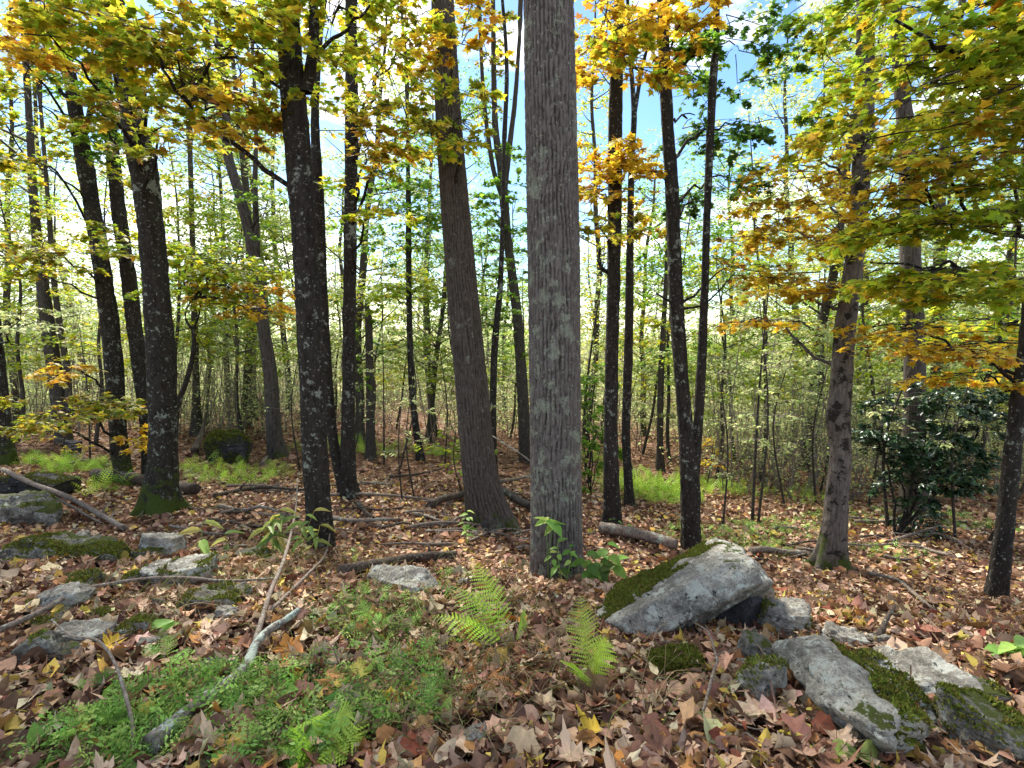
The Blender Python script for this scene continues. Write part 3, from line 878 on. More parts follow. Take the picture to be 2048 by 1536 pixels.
for u, v, ru, rv, n, pl in [(1470, 90, 90, 80, 11, 'darkgreen'), (1490, 240, 80, 60, 8, 'darkgreen'), (1390, 230, 40, 60, 5, 'darkgreen'), (1460, 350, 60, 36, 5, 'darkgreen'), (1385, 110, 50, 50, 7, 'green'), (1385, 400, 30, 40, 3, 'darkgreen'), (1470, 540, 60, 20, 4, 'orange')]:
    t18.patch(u, v, t18.d + .3, ru, rv, n, pl, 0.075)
t18.top(6.5, 14, 'green'); t18.build(t18.base, M_BARK_DARK)

t19 = make_tree('pale_tree', 'pale grey patchy-barked trunk with dark scars and a swollen bulge, mossy roots at its foot',
                [(1660, 1135, 78), (1666, 1085, 60), (1672, 1020, 52), (1682, 900, 47), (1676, 840, 52), (1682, 770, 46), (1690, 660, 43), (1704, 560, 40), (1716, 440, 38), (1724, 330, 39), (1728, 240, 40), (1730, 100, 36), (1732, 0, 34)], 15, M_BARK_PALE,
                seg=60, amp=0.010, lobes=0.45, step=0.035, seed=19)
for u, v, ru, rv, n, pl, dd in [(1600, 330, 110, 80, 11, 'orange', 6.2), (1560, 460, 100, 46, 8, 'orange', 6.2), (1640, 250, 90, 70, 8, 'yellowgreen', 6.0), (1640, 80, 120, 80, 11, 'lime', 5.8),
                                (1650, 570, 80, 16, 5, 'gold', 5.2), (1680, 460, 60, 20, 4, 'gold', 5.1), (1530, 560, 70, 20, 4, 'orange', 6.2), (1590, 400, 60, 30, 5, 'orange', 6.2), (1500, 640, 50, 14, 4, 'gold', 6.5)]:
    t19.patch(u, v, dd, ru, rv, n, pl, 0.085)
t19.top(6.2, 12, 'yellowgreen'); t19.build(t19.base, M_BARK_DARK)

t20 = make_tree('dark_tree', 'rough dark leaning trunk past the evergreen shrub, carrying broad yellow-green boughs',
                [(1992, 1200, 50), (2000, 1140, 44), (2010, 1050, 40), (2026, 900, 38), (2046, 740, 35), (2066, 560, 32), (2100, 250, 28), (2125, 0, 24)], 14, M_BARK_DARK,
                seg=40, amp=0.012, lobes=0.3, step=0.045, seed=20)
q = t20.limb([P(2090, 300, t20.d), P(2040, 220, t20.d - .2), P(1960, 150, t20.d - .5), P(1880, 90, t20.d - .8), P(1790, 40, t20.d - 1)], .03, .008, M_BARK_DARK, 18, jit=.012)
q2 = t20.limb([P(2070, 480, t20.d), P(1980, 460, t20.d - .2), P(1900, 420, t20.d - .4), P(1800, 400, t20.d - .6)], .02, .006, M_BARK_DARK, 14, jit=.012)
q3 = t20.limb([P(2065, 560, t20.d), P(1970, 545, t20.d - .2), P(1850, 535, t20.d - .4), P(1740, 525, t20.d - .5)], .018, .006, M_BARK_DARK, 14, jit=.012)
for u, v, ru, rv, n, pl, st in [(1850, 70, 130, 70, 13, 'yellowgreen', q[9]), (1950, 100, 120, 70, 12, 'lime', q[6]), (1830, 190, 100, 70, 9, 'yellowgreen', q[9]), (2010, 40, 80, 50, 10, 'gold', q[4]), (1960, 230, 90, 50, 12, 'yellowgreen', q[5]),
                                (1890, 330, 110, 60, 9, 'olive', q2[6]), (2000, 320, 70, 60, 10, 'yellowgreen', q2[2]), (1820, 440, 100, 36, 11, 'yellowgreen', q2[9]), (1960, 440, 90, 36, 9, 'lime', q2[4]), (1790, 330, 80, 60, 6, 'orange', q2[10]),
                                (1850, 550, 110, 24, 11, 'yellowgreen', q3[6]), (1980, 560, 80, 30, 7, 'lime', q3[3]), (1900, 690, 120, 14, 8, 'gold', None), (1800, 655, 60, 16, 4, 'gold', None), (1960, 752, 70, 10, 4, 'gold', None), (1990, 640, 60, 26, 5, 'yellowgreen', None)]:
    t20.patch(u, v, t20.d - .5 if v < 600 else t20.d + .3, ru, rv, n, pl, 0.075, start=st)
t20.top(5.8, 12, 'yellowgreen'); t20.build(t20.base, M_BARK_DARK)

t21 = make_tree('forest_tree', 'wide brown trunk rising behind the dark evergreen shrub',
                [(1828, 1032, 74), (1828, 980, 58), (1828, 900, 50), (1829, 700, 45), (1822, 560, 44), (1815, 300, 37), (1800, 150, 30), (1790, 0, 24)], 17, M_BARK_BROWN, seg=48, amp=0.012, furrow=26, lobes=0.35, seed=21)
t21.patch(1820, 600, t21.d - .6, 60, 40, 7, 'yellowgreen', 0.08)
t21.top(5, 16, 'yellowgreen'); t21.build(t21.base, M_BARK_FAR)

t23 = make_tree('slender_tree', 'slim brown trunk with a leafy yellow-green top above the bright fern bed',
                [(1321, 942, 20), (1320, 880, 14), (1322, 750, 13), (1327, 650, 11), (1332, 560, 9), (1335, 420, 6)], 8, M_BARK_FAR, seg=16, amp=0.006, seed=23)
for u, v, ru, rv, n, pl in [(1300, 640, 60, 60, 9, 'yellowgreen'), (1300, 540, 60, 50, 8, 'green'), (1330, 780, 50, 60, 6, 'pale'), (1400, 905, 30, 14, 3, 'gold'), (1290, 470, 40, 40, 5, 'green')]:
    t23.patch(u, v, t23.d - .3, ru, rv, n, pl, 0.085)
t23.build(t23.base, M_BARK_FAR)

t24 = make_tree('crooked_sapling', 'crooked dark sapling forking into bare twigs and a bright yellow leaf spray',
                [(352, 968, 16), (350, 880, 13), (356, 810, 13), (372, 765, 12), (384, 720, 11), (388, 685, 10), (386, 660, 8)], 0, M_BARK_DARK, seg=14, amp=0.004, lobes=0, seed=24)
e = t24.path[-1]
q = t24.limb([e, P(372, 640, t24.d), P(374, 615, t24.d), P(400, 585, t24.d - .1), P(450, 560, t24.d - .3)], .02, .006, M_BARK_DARK, 12, 6)
q2 = t24.limb([e, P(398, 630, t24.d), P(402, 610, t24.d), P(420, 602, t24.d)], .018, .005, M_BARK_DARK, 9, 6)
t24.limb([e, P(420, 708, t24.d), P(470, 722, t24.d)], .008, .003, M_BARK_DARK, 7, 4)
for u, v, ru, rv, n, pl in [(430, 520, 110, 34, 16, 'lime'), (380, 570, 90, 30, 12, 'lime'), (480, 580, 80, 30, 11, 'gold'), (520, 635, 50, 26, 5, 'gold'), (350, 500, 60, 30, 7, 'yellowgreen'), (470, 540, 80, 24, 8, 'yellowgreen')]:
    t24.patch(u, v, t24.d - .3, ru, rv, n, pl, 0.075, start=q[7])
t24.build(t24.base, M_BARK_DARK)

# dark evergreen shrub
sh = Tree('evergreen_shrub', 'dark glossy evergreen shrub spreading over the slope in front of a wide brown trunk', 'shrub'); sh.mat = M_BARK_DARK
b = hit(1790, 1075)
for u, v in [(1795, 940), (1850, 880), (1900, 800), (1960, 860), (1760, 860), (1850, 1000)]:
    c = P(u, v, b[1] + .3)
    q = sh.limb([b + [0, 0, -.05], b * .5 + c * .5 + np.array([rng.normal(0, .1), 0, -.1]), c], .022, .008, M_BARK_DARK, 10, 5, 'stem', .015)
for u, v, ru, rv, n in [(1790, 850, 70, 50, 10), (1870, 900, 80, 50, 13), (1950, 850, 80, 50, 12), (1880, 790, 90, 30, 10), (1830, 960, 60, 40, 8), (1930, 950, 60, 40, 8), (1760, 880, 40, 30, 4), (1860, 1040, 50, 20, 3)]:
    sh.patch(u, v, b[1] + .3, ru, rv, int(n * 1.7), 'laurel', 0.085, start=P(u, v + 30, b[1] + .3), L=.4, nl=44)
sh.build(b, M_BARK_DARK, M_LAUREL, (OV_V, OV_F))

# bright leafy bush beside the broadest trunk
sh = Tree('leafy_bush', 'upright bright green bush growing between the broadest trunk and the hooked-stub trunk', 'bush'); sh.mat = M_BARK_FAR
b = hit(1180, 985)
for u, v in [(1165, 860), (1190, 800), (1200, 900)]:
    sh.limb([b, b * .5 + P(u, v, b[1]) * .5, P(u, v, b[1])], .012, .005, M_BARK_FAR, 8, 5, 'stem', .01)
for u, v, ru, rv, n in [(1175, 820, 40, 50, 12), (1185, 900, 45, 40, 12), (1170, 960, 36, 26, 6), (1190, 760, 36, 30, 6)]:
    sh.patch(u, v, b[1], ru, rv, n, 'green', 0.075, start=b + [0, 0, .2], L=.4)
sh.build(b, M_BARK_FAR, None, (OV_V, OV_F))

# ================================================================== trees further back, copies of five
def far_variant(k):
    r = np.random.default_rng(100 + k)
    t = Tree('forest_tree', '')
    H = 12.5 + 1.2 * k; n = 90
    z = np.linspace(-.3, H, n)
    x = .25 * np.sin(z * .35 + k) + .05 * np.sin(z * 1.7 + k * 2); y = .25 * np.cos(z * .3 + k * 1.7)
    x -= x[2]; y -= y[2]
    rad = (.11 + .012 * k) * (1 - np.clip(z, 0, H) / H) ** .7 + .015 + .05 * np.exp(-np.clip(z, 0, 9) / .2)
    V, F, C = trunk_geo(np.stack([x, y, z], 1), rad, 14, .012, 0, .2, 0, k)
    t.parts.append(('trunk', V, F, M_BARK_FAR, C, True))
    path = np.stack([x, y, z], 1); pal = ['green', 'pale', 'green', 'yellowgreen', 'pale'][k]
    for _ in range(44):
        h = r.uniform(2.2, H - .3); i = int(np.argmin(abs(z - h))); az = r.uniform(0, 6.28); l = r.uniform(.9, 2.9) * (1 - .4 * h / H)
        e = path[i] + np.array([math.cos(az) * l, math.sin(az) * l, l * r.uniform(.3, .9)])
        q = spline([path[i], (path[i] + e) / 2 - UP * .08, e], 6)
        t.tw.add(*tube(q, np.linspace(.028, .006, 6), 4, False)); t.twn += 1
        for _ in range(6):
            b = q[r.integers(2, 6)] + r.normal(0, .25, 3); a2 = az + r.normal(0, .9)
            t.spray(b, np.array([math.cos(a2), math.sin(a2), r.uniform(-.1, .3)]), r.uniform(.6, 1.3), .6, 32, pal, .12, tw=False, r=r)
    me = {}
    me['trunk'] = mk('trunk', V, F, M_BARK_FAR, C, True)
    me['twigs'] = t.tw.mesh('twigs', M_BARK_FAR)
    LV, LF, LC = stamp(DIA_V, DIA_F, np.concatenate(t.lp), frames(np.concatenate(t.ln), np.concatenate(t.lh)), np.concatenate(t.ls), np.concatenate(t.lc))
    me['crown'] = mk('crown', LV, LF, M_LEAF, LC)
    return me


VAR = [far_variant(k) for k in range(5)]
FAR = [(25, 16), (170, 21), (455, 19), (484, 17), (503, 20), (526, 23), (575, 26), (717, 15), (853, 16), (866, 19), (1172, 18), (1292, 22), (1445, 24), (1592, 20),
       (1617, 14), (1712, 19), (1765, 24), (1884, 13), (1908, 18), (1965, 22), (2004, 16), (2042, 14), (-60, 20), (-140, 14), (2120, 18), (2230, 13), (320, 27), (668, 29), (1010, 31), (95, 28), (420, 31), (1660, 30), (1830, 29), (2090, 27)]
_r = np.random.default_rng(3)
FAR += [(float(_r.uniform(-300, 2350)), float(_r.uniform(24, 58))) for _ in range(44)]
for k, (u, d) in enumerate(FAR):
    x = (u - CU) / FPX * d
    root = bpy.data.objects.new('forest_tree', None); COL.objects.link(root)
    root.location = (x, d, gz(x, d)); root.rotation_euler = (rng.normal(0, .03), rng.normal(0, .03), rng.uniform(0, 6.28))
    s = rng.uniform(.85, 1.1) if k < 34 else rng.uniform(.6, .95); w = rng.uniform(.7, 1.1) * (1.25 if d > 22 else 1); root.scale = (w * s, w * s, s)
    vi = (k * 3 + int(d)) % 5
    lk = ['bright green crown', 'thin pale green crown', 'tall full green crown', 'yellowing crown', 'tallest pale crown'][vi]
    tag(root, 'slim grey-brown tree with ' + lk + (' rising from the pale thicket' if d < 24 else ' deep in the far woods'), 'tree', 'slim trees with ' + lk + (' in the thicket' if d < 24 else ' in the far woods'))
    v = VAR[vi]
    add('trunk', v['trunk'], root); add('twigs', v['twigs'], root, kind='stuff'); add('crown', v['crown'], root, kind='stuff')

# leafy understory trees, copies of four
def under_variant(k):
    r = np.random.default_rng(300 + k); t = Tree('understory_tree', ''); H = 6.0 + .6 * k
    z = np.linspace(-.2, H, 40); x = .3 * np.sin(z * .4 + k) + .06 * np.sin(z * 2.1 + k); y = .3 * np.cos(z * .45 + k * 2); x -= x[1]; y -= y[1]
    path = np.stack([x, y, z], 1); rad = .045 * (1 - np.clip(z, 0, H) / H) ** .8 + .006
    V, F, C = trunk_geo(path, rad, 9, .004, 0, 0, 0, k)
    pal = ['lime', 'green', 'yellowgreen', 'pale'][k]
    for _ in range(26):
        h = r.uniform(1.6, H - .1); i = int(np.argmin(abs(z - h))); az = r.uniform(0, 6.28); l = r.uniform(.7, 2.0) * (1 - .35 * h / H)
        e = path[i] + np.array([math.cos(az) * l, math.sin(az) * l, l * r.uniform(.1, .5)]); q = spline([path[i], (path[i] + e) / 2 + UP * .05, e], 6)
        t.tw.add(*tube(q, np.linspace(.012, .004, 6), 4, False)); t.twn += 1
        for _ in range(4):
            b = q[r.integers(1, 6)] + r.normal(0, .08, 3); a2 = az + r.normal(0, .9)
            t.spray(b, np.array([math.cos(a2), math.sin(a2), r.uniform(-.1, .15)]), r.uniform(.5, 1.0), .5, 48, pal, .095, tw=False, r=r)
    LV, LF, LC = stamp(DIA_V, DIA_F, np.concatenate(t.lp), frames(np.concatenate(t.ln), np.concatenate(t.lh)), np.concatenate(t.ls), np.concatenate(t.lc))
    return dict(trunk=mk('trunk', V, F, M_BARK_FAR, C, True), twigs=t.tw.mesh('twigs', M_BARK_FAR), crown=mk('crown', LV, LF, M_LEAF, LC))


UVAR = [under_variant(k) for k in range(4)]
UNDER = [(20, 12), (110, 14), (180, 11.5), (330, 13.5), (410, 17), (480, 14.5), (600, 15), (660, 18), (735, 16), (790, 19), (870, 17), (930, 15), (1020, 18), (1170, 15), (1205, 18), (1290, 16), (1345, 14.5), (1440, 12), (1480, 14.5), (1530, 11.5), (1580, 16), (1640, 13), (1700, 15), (1770, 12.5), (1830, 16), (1900, 14), (1960, 12), (2030, 15), (2110, 12), (-80, 13)]
for k, (u, d) in enumerate(UNDER):
    x = (u - CU) / FPX * d; vi = (k * 7 + k // 3) % 4; v = UVAR[vi]
    root = bpy.data.objects.new('understory_tree', None); COL.objects.link(root)
    root.location = (x, d, gz(x, d)); root.rotation_euler = (0, 0, rng.uniform(0, 6.28)); sc_ = rng.uniform(.8, 1.15); root.scale = (sc_, sc_, sc_)
    lk = ['lime', 'fresh green', 'yellow-green', 'pale'][vi]
    tag(root, 'small thin-stemmed understory tree with flat layers of ' + lk + ' leaves', 'tree', 'understory trees with ' + lk + ' leaves')
    add('trunk', v['trunk'], root); add('twigs', v['twigs'], root, kind='stuff'); add('crown', v['crown'], root, kind='stuff')

# ================================================================== thicket of thin shrubs and far woods (one mass)
ONE = (np.array([(0, .1, 0), (.5, .34, -.05), (1, -.12, -.1), (.4, -.34, -.04)])[[0, 1, 2]] * [1, 1.3, 1], np.array([(0, 2, 1)]))


def thicket(name, label, n, ulo, uhi, dlo, dhi, hlo, hhi, nleaf, pal, ls, twigs=True, seed=5, wide=1.1, tm=(DIA_V, DIA_F)):
    r = np.random.default_rng(seed)
    tw = Bag(); lp = []; lc = []
    for _ in range(n):
        d = dlo + (dhi - dlo) * r.random() ** .8; x = (r.uniform(ulo, uhi) - CU) / FPX * d
        z = gz(x, d); H = r.uniform(hlo, hhi)
        nst = r.integers(3, 6) if twigs else 2
        tips = []
        for _ in range(nst):
            e = np.array([x + r.normal(0, .3 * H * .5), d + r.normal(0, .3 * H * .5), z + H * r.uniform(.6, 1)])
            b = np.array([x + r.normal(0, .15), d + r.normal(0, .15), z - .05]); m = (b + e) / 2 + r.normal(0, .12, 3)
            q = spline([b, m, e], 6); tips.append(q)
            tw.add(*tube(q[[0, 2, 4, 5]], np.linspace(.010 + .002 * H, .003, 4), 3, False), (.35, .35, .35))
            for _ in range(3 if twigs else 0):
                a = q[r.integers(1, 6)]; c = a + np.array([r.normal(0, .5), r.normal(0, .5), r.normal(.12, .2)])
                tw.add(*tube(np.stack([a, (a + c) / 2 + r.normal(0, .04, 3), c]), [.005, .004, .002], 3, False), (.5, .5, .5)); tips.append(np.stack([a, (a + c) / 2, c, c, c, c]))
        k = r.integers(0, len(tips), nleaf); i = r.integers(1, 6, nleaf)
        p = np.stack([tips[a][b] for a, b in zip(k, i)]) + r.normal(0, 1, (nleaf, 3)) * np.array([.32, .32, .16]) * wide
        lp.append(p); lc.append(pick(pal, nleaf, r))
    p = np.concatenate(lp); nn = len(p)
    az = r.uniform(0, 6.28, nn)
    h = np.stack([np.cos(az), np.sin(az), r.uniform(-.6, .1, nn)], 1)
    V, F, C = stamp(*tm, p, frames(UP + r.normal(0, .5, (nn, 3)), h), ls * r.uniform(.6, 1.3, nn), np.concatenate(lc))
    root = bpy.data.objects.new(name, None); COL.objects.link(root)
    tag(root, label, 'thicket', kind='stuff')
    add('leaves', mk('leaves', V, F, M_LEAF, C), root, kind='stuff')
    add('stems', tw.mesh('stems', M_STICK), root, kind='stuff')


thicket('undergrowth_thicket', 'dense pale green shrubs with fine grey stems filling the hollow', 480, -350, 2400, 15.5, 34, 1.2, 6.0, 310, 'pale', .115, seed=5, tm=ONE)
thicket('undergrowth_thicket', 'tangle of grey twigs and small pale leaves behind the pale patchy trunk', 105, 1430, 2350, 9.5, 17, 1.2, 4.2, 380, 'pale', .072, seed=6, tm=ONE)
thicket('undergrowth_thicket', 'light leafy shrubs beyond the mossy boulder', 60, -300, 620, 13.5, 18, 1.5, 5, 300, 'pale', .088, seed=7, tm=ONE)
thicket('distant_woods', 'far woods of pale sunlit leaves closing off the view', 580, -500, 2550, 34, 75, 3.5, 11.5, 200, 'pale', .46, False, 8, 3.6, ONE)


# ================================================================== rocks
def sphere_dirs(n):
    import bmesh
    bm = bmesh.new(); bmesh.ops.create_icosphere(bm, subdivisions=n, radius=1)
    V = np.array([v.co[:] for v in bm.verts]); F = np.array([[v.index for v in f.verts] for f in bm.faces])
    bm.free(); return norm(V), F


ICO = {4: sphere_dirs(5), 5: sphere_dirs(6), 6: sphere_dirs(7)}


def rock_shape(dims, seed, sub=5, planes=None, rough=.05, nplanes=9):
    r = np.random.default_rng(seed); D, F = ICO[sub]
    if planes is None:
        pn = norm(np.vstack([np.eye(3), -np.eye(3), r.normal(0, 1, (nplanes, 3))]) + r.normal(0, .13, (6 + nplanes, 3)))
        ph = np.concatenate([np.ones(6) * .82, r.uniform(.80, 1.02, nplanes)])
    else:
        pn = norm([p[:3] for p in planes]); ph = np.array([p[3] for p in planes])
    dn = D @ pn.T
    q = np.where(dn > 1e-3, ph / np.maximum(dn, 1e-3), 1e3)
    rad = (q ** -34.0).sum(1) ** (-1 / 34.0)
    V = D * rad[:, None] * np.asarray(dims) / (2 if planes is None else 1)
    s = max(dims) if planes is None else .8
    w = V / s
    n1 = fbm(w * 3.2 + seed, 4) - .5; n2 = fbm(w * np.array([4, 4, 16.]) + seed * 2, 3) - .5; n3 = fbm(w * 22 + seed, 3) - .5
    n4 = fbm(w * 9 + seed * 3, 3) - .5
    st = w[:, 2] * 9 + 2.2 * n1 + .6 * n4; st = np.abs(st - np.round(st)) * 2
    crack = -np.exp(-(st / .16) ** 2) * (fbm(w * 3 + seed * 5, 2) > .5)
    V = V + D * s * (rough * 1.9 * n1 + rough * 1.0 * n2 + rough * 1.0 * n4 + rough * .7 * n3 + rough * .35 * crack)[:, None]
    return V, F


def moss_part(o, V, F, Rm, seed, thr=.55, upmin=.35, dens=26000, cmax=9000, ln=.013, pal='moss', gate=None):
    W = V @ Rm.T
    a, b, c = W[F[:, 0]], W[F[:, 1]], W[F[:, 2]]
    n = np.cross(b - a, c - a); ar = np.linalg.norm(n, axis=1) / 2; n = norm(n)
    ctr = (a + b + c) / 3
    ok = (n[:, 2] > upmin) & (fbm(ctr * 5.5 + seed, 3) > thr)
    if gate is not None:
        ok &= (((V[F[:, 0]] + V[F[:, 1]] + V[F[:, 2]]) / 3) @ np.array(gate[:3])) + .06 * (fbm(ctr * 9 + 3, 2) - .5) > gate[3]
    if ok.sum() < 10: return
    idx = np.nonzero(ok)[0]; w = ar[idx]
    cnt = int(min(cmax, dens * w.sum()))
    r = np.random.default_rng(seed)
    k = r.choice(idx, cnt, p=w / w.sum()); u = r.random((cnt, 2)); fl = u.sum(1) > 1; u[fl] = 1 - u[fl]
    p = V[F[k, 0]] + (V[F[k, 1]] - V[F[k, 0]]) * u[:, :1] + (V[F[k, 2]] - V[F[k, 0]]) * u[:, 1:]
    nl = norm(np.cross(V[F[k, 1]] - V[F[k, 0]], V[F[k, 2]] - V[F[k, 0]]))
    az = norm(r.normal(0, 1, (cnt, 3)))
    TV = np.array([(0, -.35, 0), (0, .35, 0), (.35, 0, 1.0)]); TF = np.array([(0, 1, 2)])
    MV, MF, MC = stamp(TV, TF, p, frames(norm(nl + r.normal(0, .35, (cnt, 3))), az), ln * r.uniform(.5, 1.4, cnt), pick(pal, cnt, r))
    add('moss', mk('moss', MV, MF, M_MOSS, MC), o, kind='stuff')


def eul(rx, ry, rz): return np.array(Matrix.Rotation(rz, 3, 'Z') @ Matrix.Rotation(ry, 3, 'Y') @ Matrix.Rotation(rx, 3, 'X'))


def put_rock(name, label, center, V, F, Rm, mat, moss=None, cat='rock', seed=0, group=None):
    o = add(name, mk(name, V, F, mat, None, True), None, center)
    o.rotation_euler = Matrix(Rm.tolist()).to_euler()
    tag(o, label, cat, group)
    if moss: moss_part(o, V, F, Rm, seed, **moss)
    return o


def rock(label, u, v, wpx, hpx, deep=.8, rot=(0, 0, 0), mat=None, moss=None, seed=1, sub=5, name='rock', sink=.3, rough=.075, group=None):
    p = hit(u, v); k = p[1] / FPX
    w, h = wpx * k, hpx * k * 1.25
    if wpx < 160: sub = 4
    V, F = rock_shape((w, w * deep, h), seed, sub, None, rough)
    c = p + np.array([0, w * deep * .3, h * .5 - sink * h])
    return put_rock(name, label, c, V, F, eul(*[R(a) for a in rot]), mat or M_ROCK_MOSS, moss, seed=seed, group=group)


# the big tilted rock
planes = [(-.10, -.16, 1, .135), (.10, -.42, -1, .15), (0, -1, .22, .25), (.1, 1, .1, .36), (1, -.2, .25, .47), (.75, -.75, .1, .44), (-1, -.25, -.55, .40), (-.8, .5, .5, .46), (-.35, -.2, -1, .22), (.5, -.3, 1, .29)]
V, F = rock_shape((1, 1, 1), 31, 6, planes, .05)
put_rock('tilted_rock', 'big pale grey slab tilted up with mossy back, propped over a dark hollow', P(1362, 1200, 3.05), V * 1.04, F, eul(R(-24), R(-20), R(4)), M_ROCK,
         dict(thr=.47, upmin=.6, dens=45000, cmax=16000, ln=.014, gate=(-.35, 1, 0, .02)), seed=31)
V, F = rock_shape((.42, .36, .34), 32, 4)
put_rock('prop_rock', 'blackish rock wedged under the raised end of the big tilted slab', P(1462, 1222, 3.12), V, F, eul(R(10), R(-32), R(12)), M_ROCK_DARK, seed=32)
V, F = rock_shape((.7, .4, .3), 33, 4)
put_rock('prop_rock', 'dark rock deep in the hollow beneath the big tilted slab', P(1370, 1262, 3.45), V, F, eul(0, R(-8), 0), M_ROCK_DARK, seed=33)


def rock_axis(label, a, b, wid, thick, roll=0, tilt=0, lift=0, mat=None, moss=None, seed=1, sub=5, name='slab_rock', grow=1.0):
    p, q = hit(*a), hit(*b)
    ax = q - p; Lh = np.linalg.norm(ax[:2]); rz = math.atan2(ax[1], ax[0]); ry = -math.atan2(ax[2], Lh)
    V, F = rock_shape((np.linalg.norm(ax) * grow, wid, thick), seed, sub, None, .05)
    c = (p + q) / 2 + np.array([0, 0, thick * .22 + lift])
    return put_rock(name, label, c, V, F, eul(R(roll), ry + R(tilt), rz), mat or M_ROCK_MOSS, moss, seed=seed)


rock_axis('long pale slab sloping downhill with thick green moss along one edge', (1592, 1322), (1800, 1560), .34, .24, roll=-16, lift=.05, mat=M_ROCK, moss=dict(thr=.36, upmin=.3, dens=40000, cmax=16000, ln=.016, gate=(.12, 1, 0, .05)), seed=41, sub=5, grow=1.12)
rock('lichened rock leaning against the long mossy slab, moss at its base', 1535, 1400, 105, 90, .8, (10, 8, 20), M_ROCK, dict(thr=.55, upmin=.2), 42)
rock('dark rounded stone tucked behind the long mossy slab', 1518, 1335, 70, 60, .8, (0, 0, 10), M_ROCK_MOSS, None, 43)
rock('small smooth grey stone beside the lichened rock', 1488, 1352, 38, 34, .9, (0, 0, 30), M_ROCK, None, 44, 4)
rock('grey rock with black lichen spots and mossy underside, near the prop rock', 1578, 1270, 110, 62, .7, (0, 5, -10), M_ROCK, dict(thr=.6, upmin=.1), 45)
rock('low grey rock with a thick dead stub lying against it', 1700, 1300, 90, 40, .7, (0, 5, -20), M_ROCK, None, 46)
rock_axis('moss-capped ridge rock running beside the long slab', (1690, 1330), (1800, 1440), .26, .16, roll=8, lift=.02, mat=M_ROCK, moss=dict(thr=.45, upmin=.4, dens=36000), seed=47)
rock_axis('broad flat grey rock half buried in leaves past the moss-capped ridge', (1780, 1330), (1935, 1440), .30, .14, roll=14, lift=.01, mat=M_ROCK, moss=dict(thr=.6, upmin=.6), seed=48)
rock('pair-humped grey rock with green moss between its humps', 1975, 1415, 120, 50, .7, (0, 0, -20), M_ROCK_MOSS, dict(thr=.5, upmin=.5), 49)
rock_axis('mossy rock edge under large tan leaves, beyond the long slab', (1900, 1500), (2040, 1480), .35, .2, roll=5, mat=M_ROCK_MOSS, moss=dict(thr=.42, upmin=.4, dens=36000), seed=50)
rock_axis('flat pale bare slab lying in the litter below a dark log', (735, 1160), (870, 1195), .26, .13, roll=12, lift=.02, mat=M_ROCK, seed=51)
rock('small pointed grey stone by the fern frond', 930, 1180, 34, 26, .8, (0, 0, 0), M_ROCK, None, 52, 4)
rock('lichen-crusted boulder under a long grey branch', 35, 1048, 130, 74, .7, (0, 4, 5), M_ROCK_MOSS, dict(thr=.62, upmin=.5), 53, name='boulder')
rock_axis('dark tilted slab with a mossy leaf-strewn top', (-20, 985), (150, 990), .7, .26, roll=-12, lift=.08, mat=M_ROCK_DARK, moss=dict(thr=.5, upmin=.6, dens=16000), seed=54)
rock('long low slab edged with moss cushions and pale lichen', 95, 1125, 260, 44, .5, (0, 2, 4), M_ROCK_MOSS, dict(thr=.48, upmin=.4, dens=30000), 55)
rock('round moss-covered hump beside the long low slab', 195, 1130, 100, 44, .7, (0, 0, 0), M_ROCK_MOSS, dict(thr=.3, upmin=.1, dens=36000), 56)
rock('knobbly black and white speckled rock under dry grass stems', 312, 1118, 90, 56, .8, (0, 0, 15), M_ROCK, None, 57)
rock('broad grey rock with a moss stripe above the curved stick', 350, 1180, 150, 56, .7, (0, -8, 10), M_ROCK, dict(thr=.5, upmin=.5, dens=30000), 58)
rock('dark moss-skinned stone above the speckled leaves', 150, 1185, 84, 36, .8, (0, 0, -10), M_ROCK_MOSS, dict(thr=.4, upmin=.2), 59)
rock('small mossy stone beside the broad moss-striped rock', 265, 1175, 66, 34, .7, (0, 0, 0), M_ROCK_MOSS, dict(thr=.35, upmin=.2), 60)
rock('angular grey stone with moss patches below the dark moss-skinned stone', 115, 1225, 110, 50, .7, (0, 0, 12), M_ROCK, dict(thr=.55, upmin=.3), 61)
rock('flat blue-grey stone under the curved stick end', 150, 1300, 130, 44, .7, (0, 4, 4), M_ROCK, None, 62)
rock('tilted pale stone with dark mossy side at the curved stick end', 72, 1325, 90, 66, .6, (0, -26, 10), M_ROCK_MOSS, dict(thr=.55, upmin=.2), 63)
rock('low mossy ledge rising out of leaves beside the curved stick', 410, 1225, 130, 36, .6, (0, 6, 10), M_ROCK_MOSS, dict(thr=.45, upmin=.3), 64)
rock('mossy stone by a green leaf tuft in the litter', 270, 1275, 80, 40, .7, (0, 0, 0), M_ROCK_MOSS, dict(thr=.4, upmin=.2), 65)
rock('pale stone peeping out of the green ground cover', 385, 1365, 60, 30, .7, (0, 0, 20), M_ROCK, None, 66, 4)
rock('weathered round grey stone among withered fern stalks', 950, 1500, 60, 40, .8, (0, 0, 20), M_ROCK, None, 67, 4)
rock('mossy boulder alone on the far leaf-covered flat', 453, 925, 84, 58, .8, (0, 3, 5), M_ROCK_DARK, dict(thr=.42, upmin=.1, dens=9000, ln=.03), 68, name='boulder', sink=.1)
rock('dark round stone in the litter past the low sprays', 140, 905, 34, 30, .9, (0, 0, 0), M_ROCK_DARK, None, 69, 4)

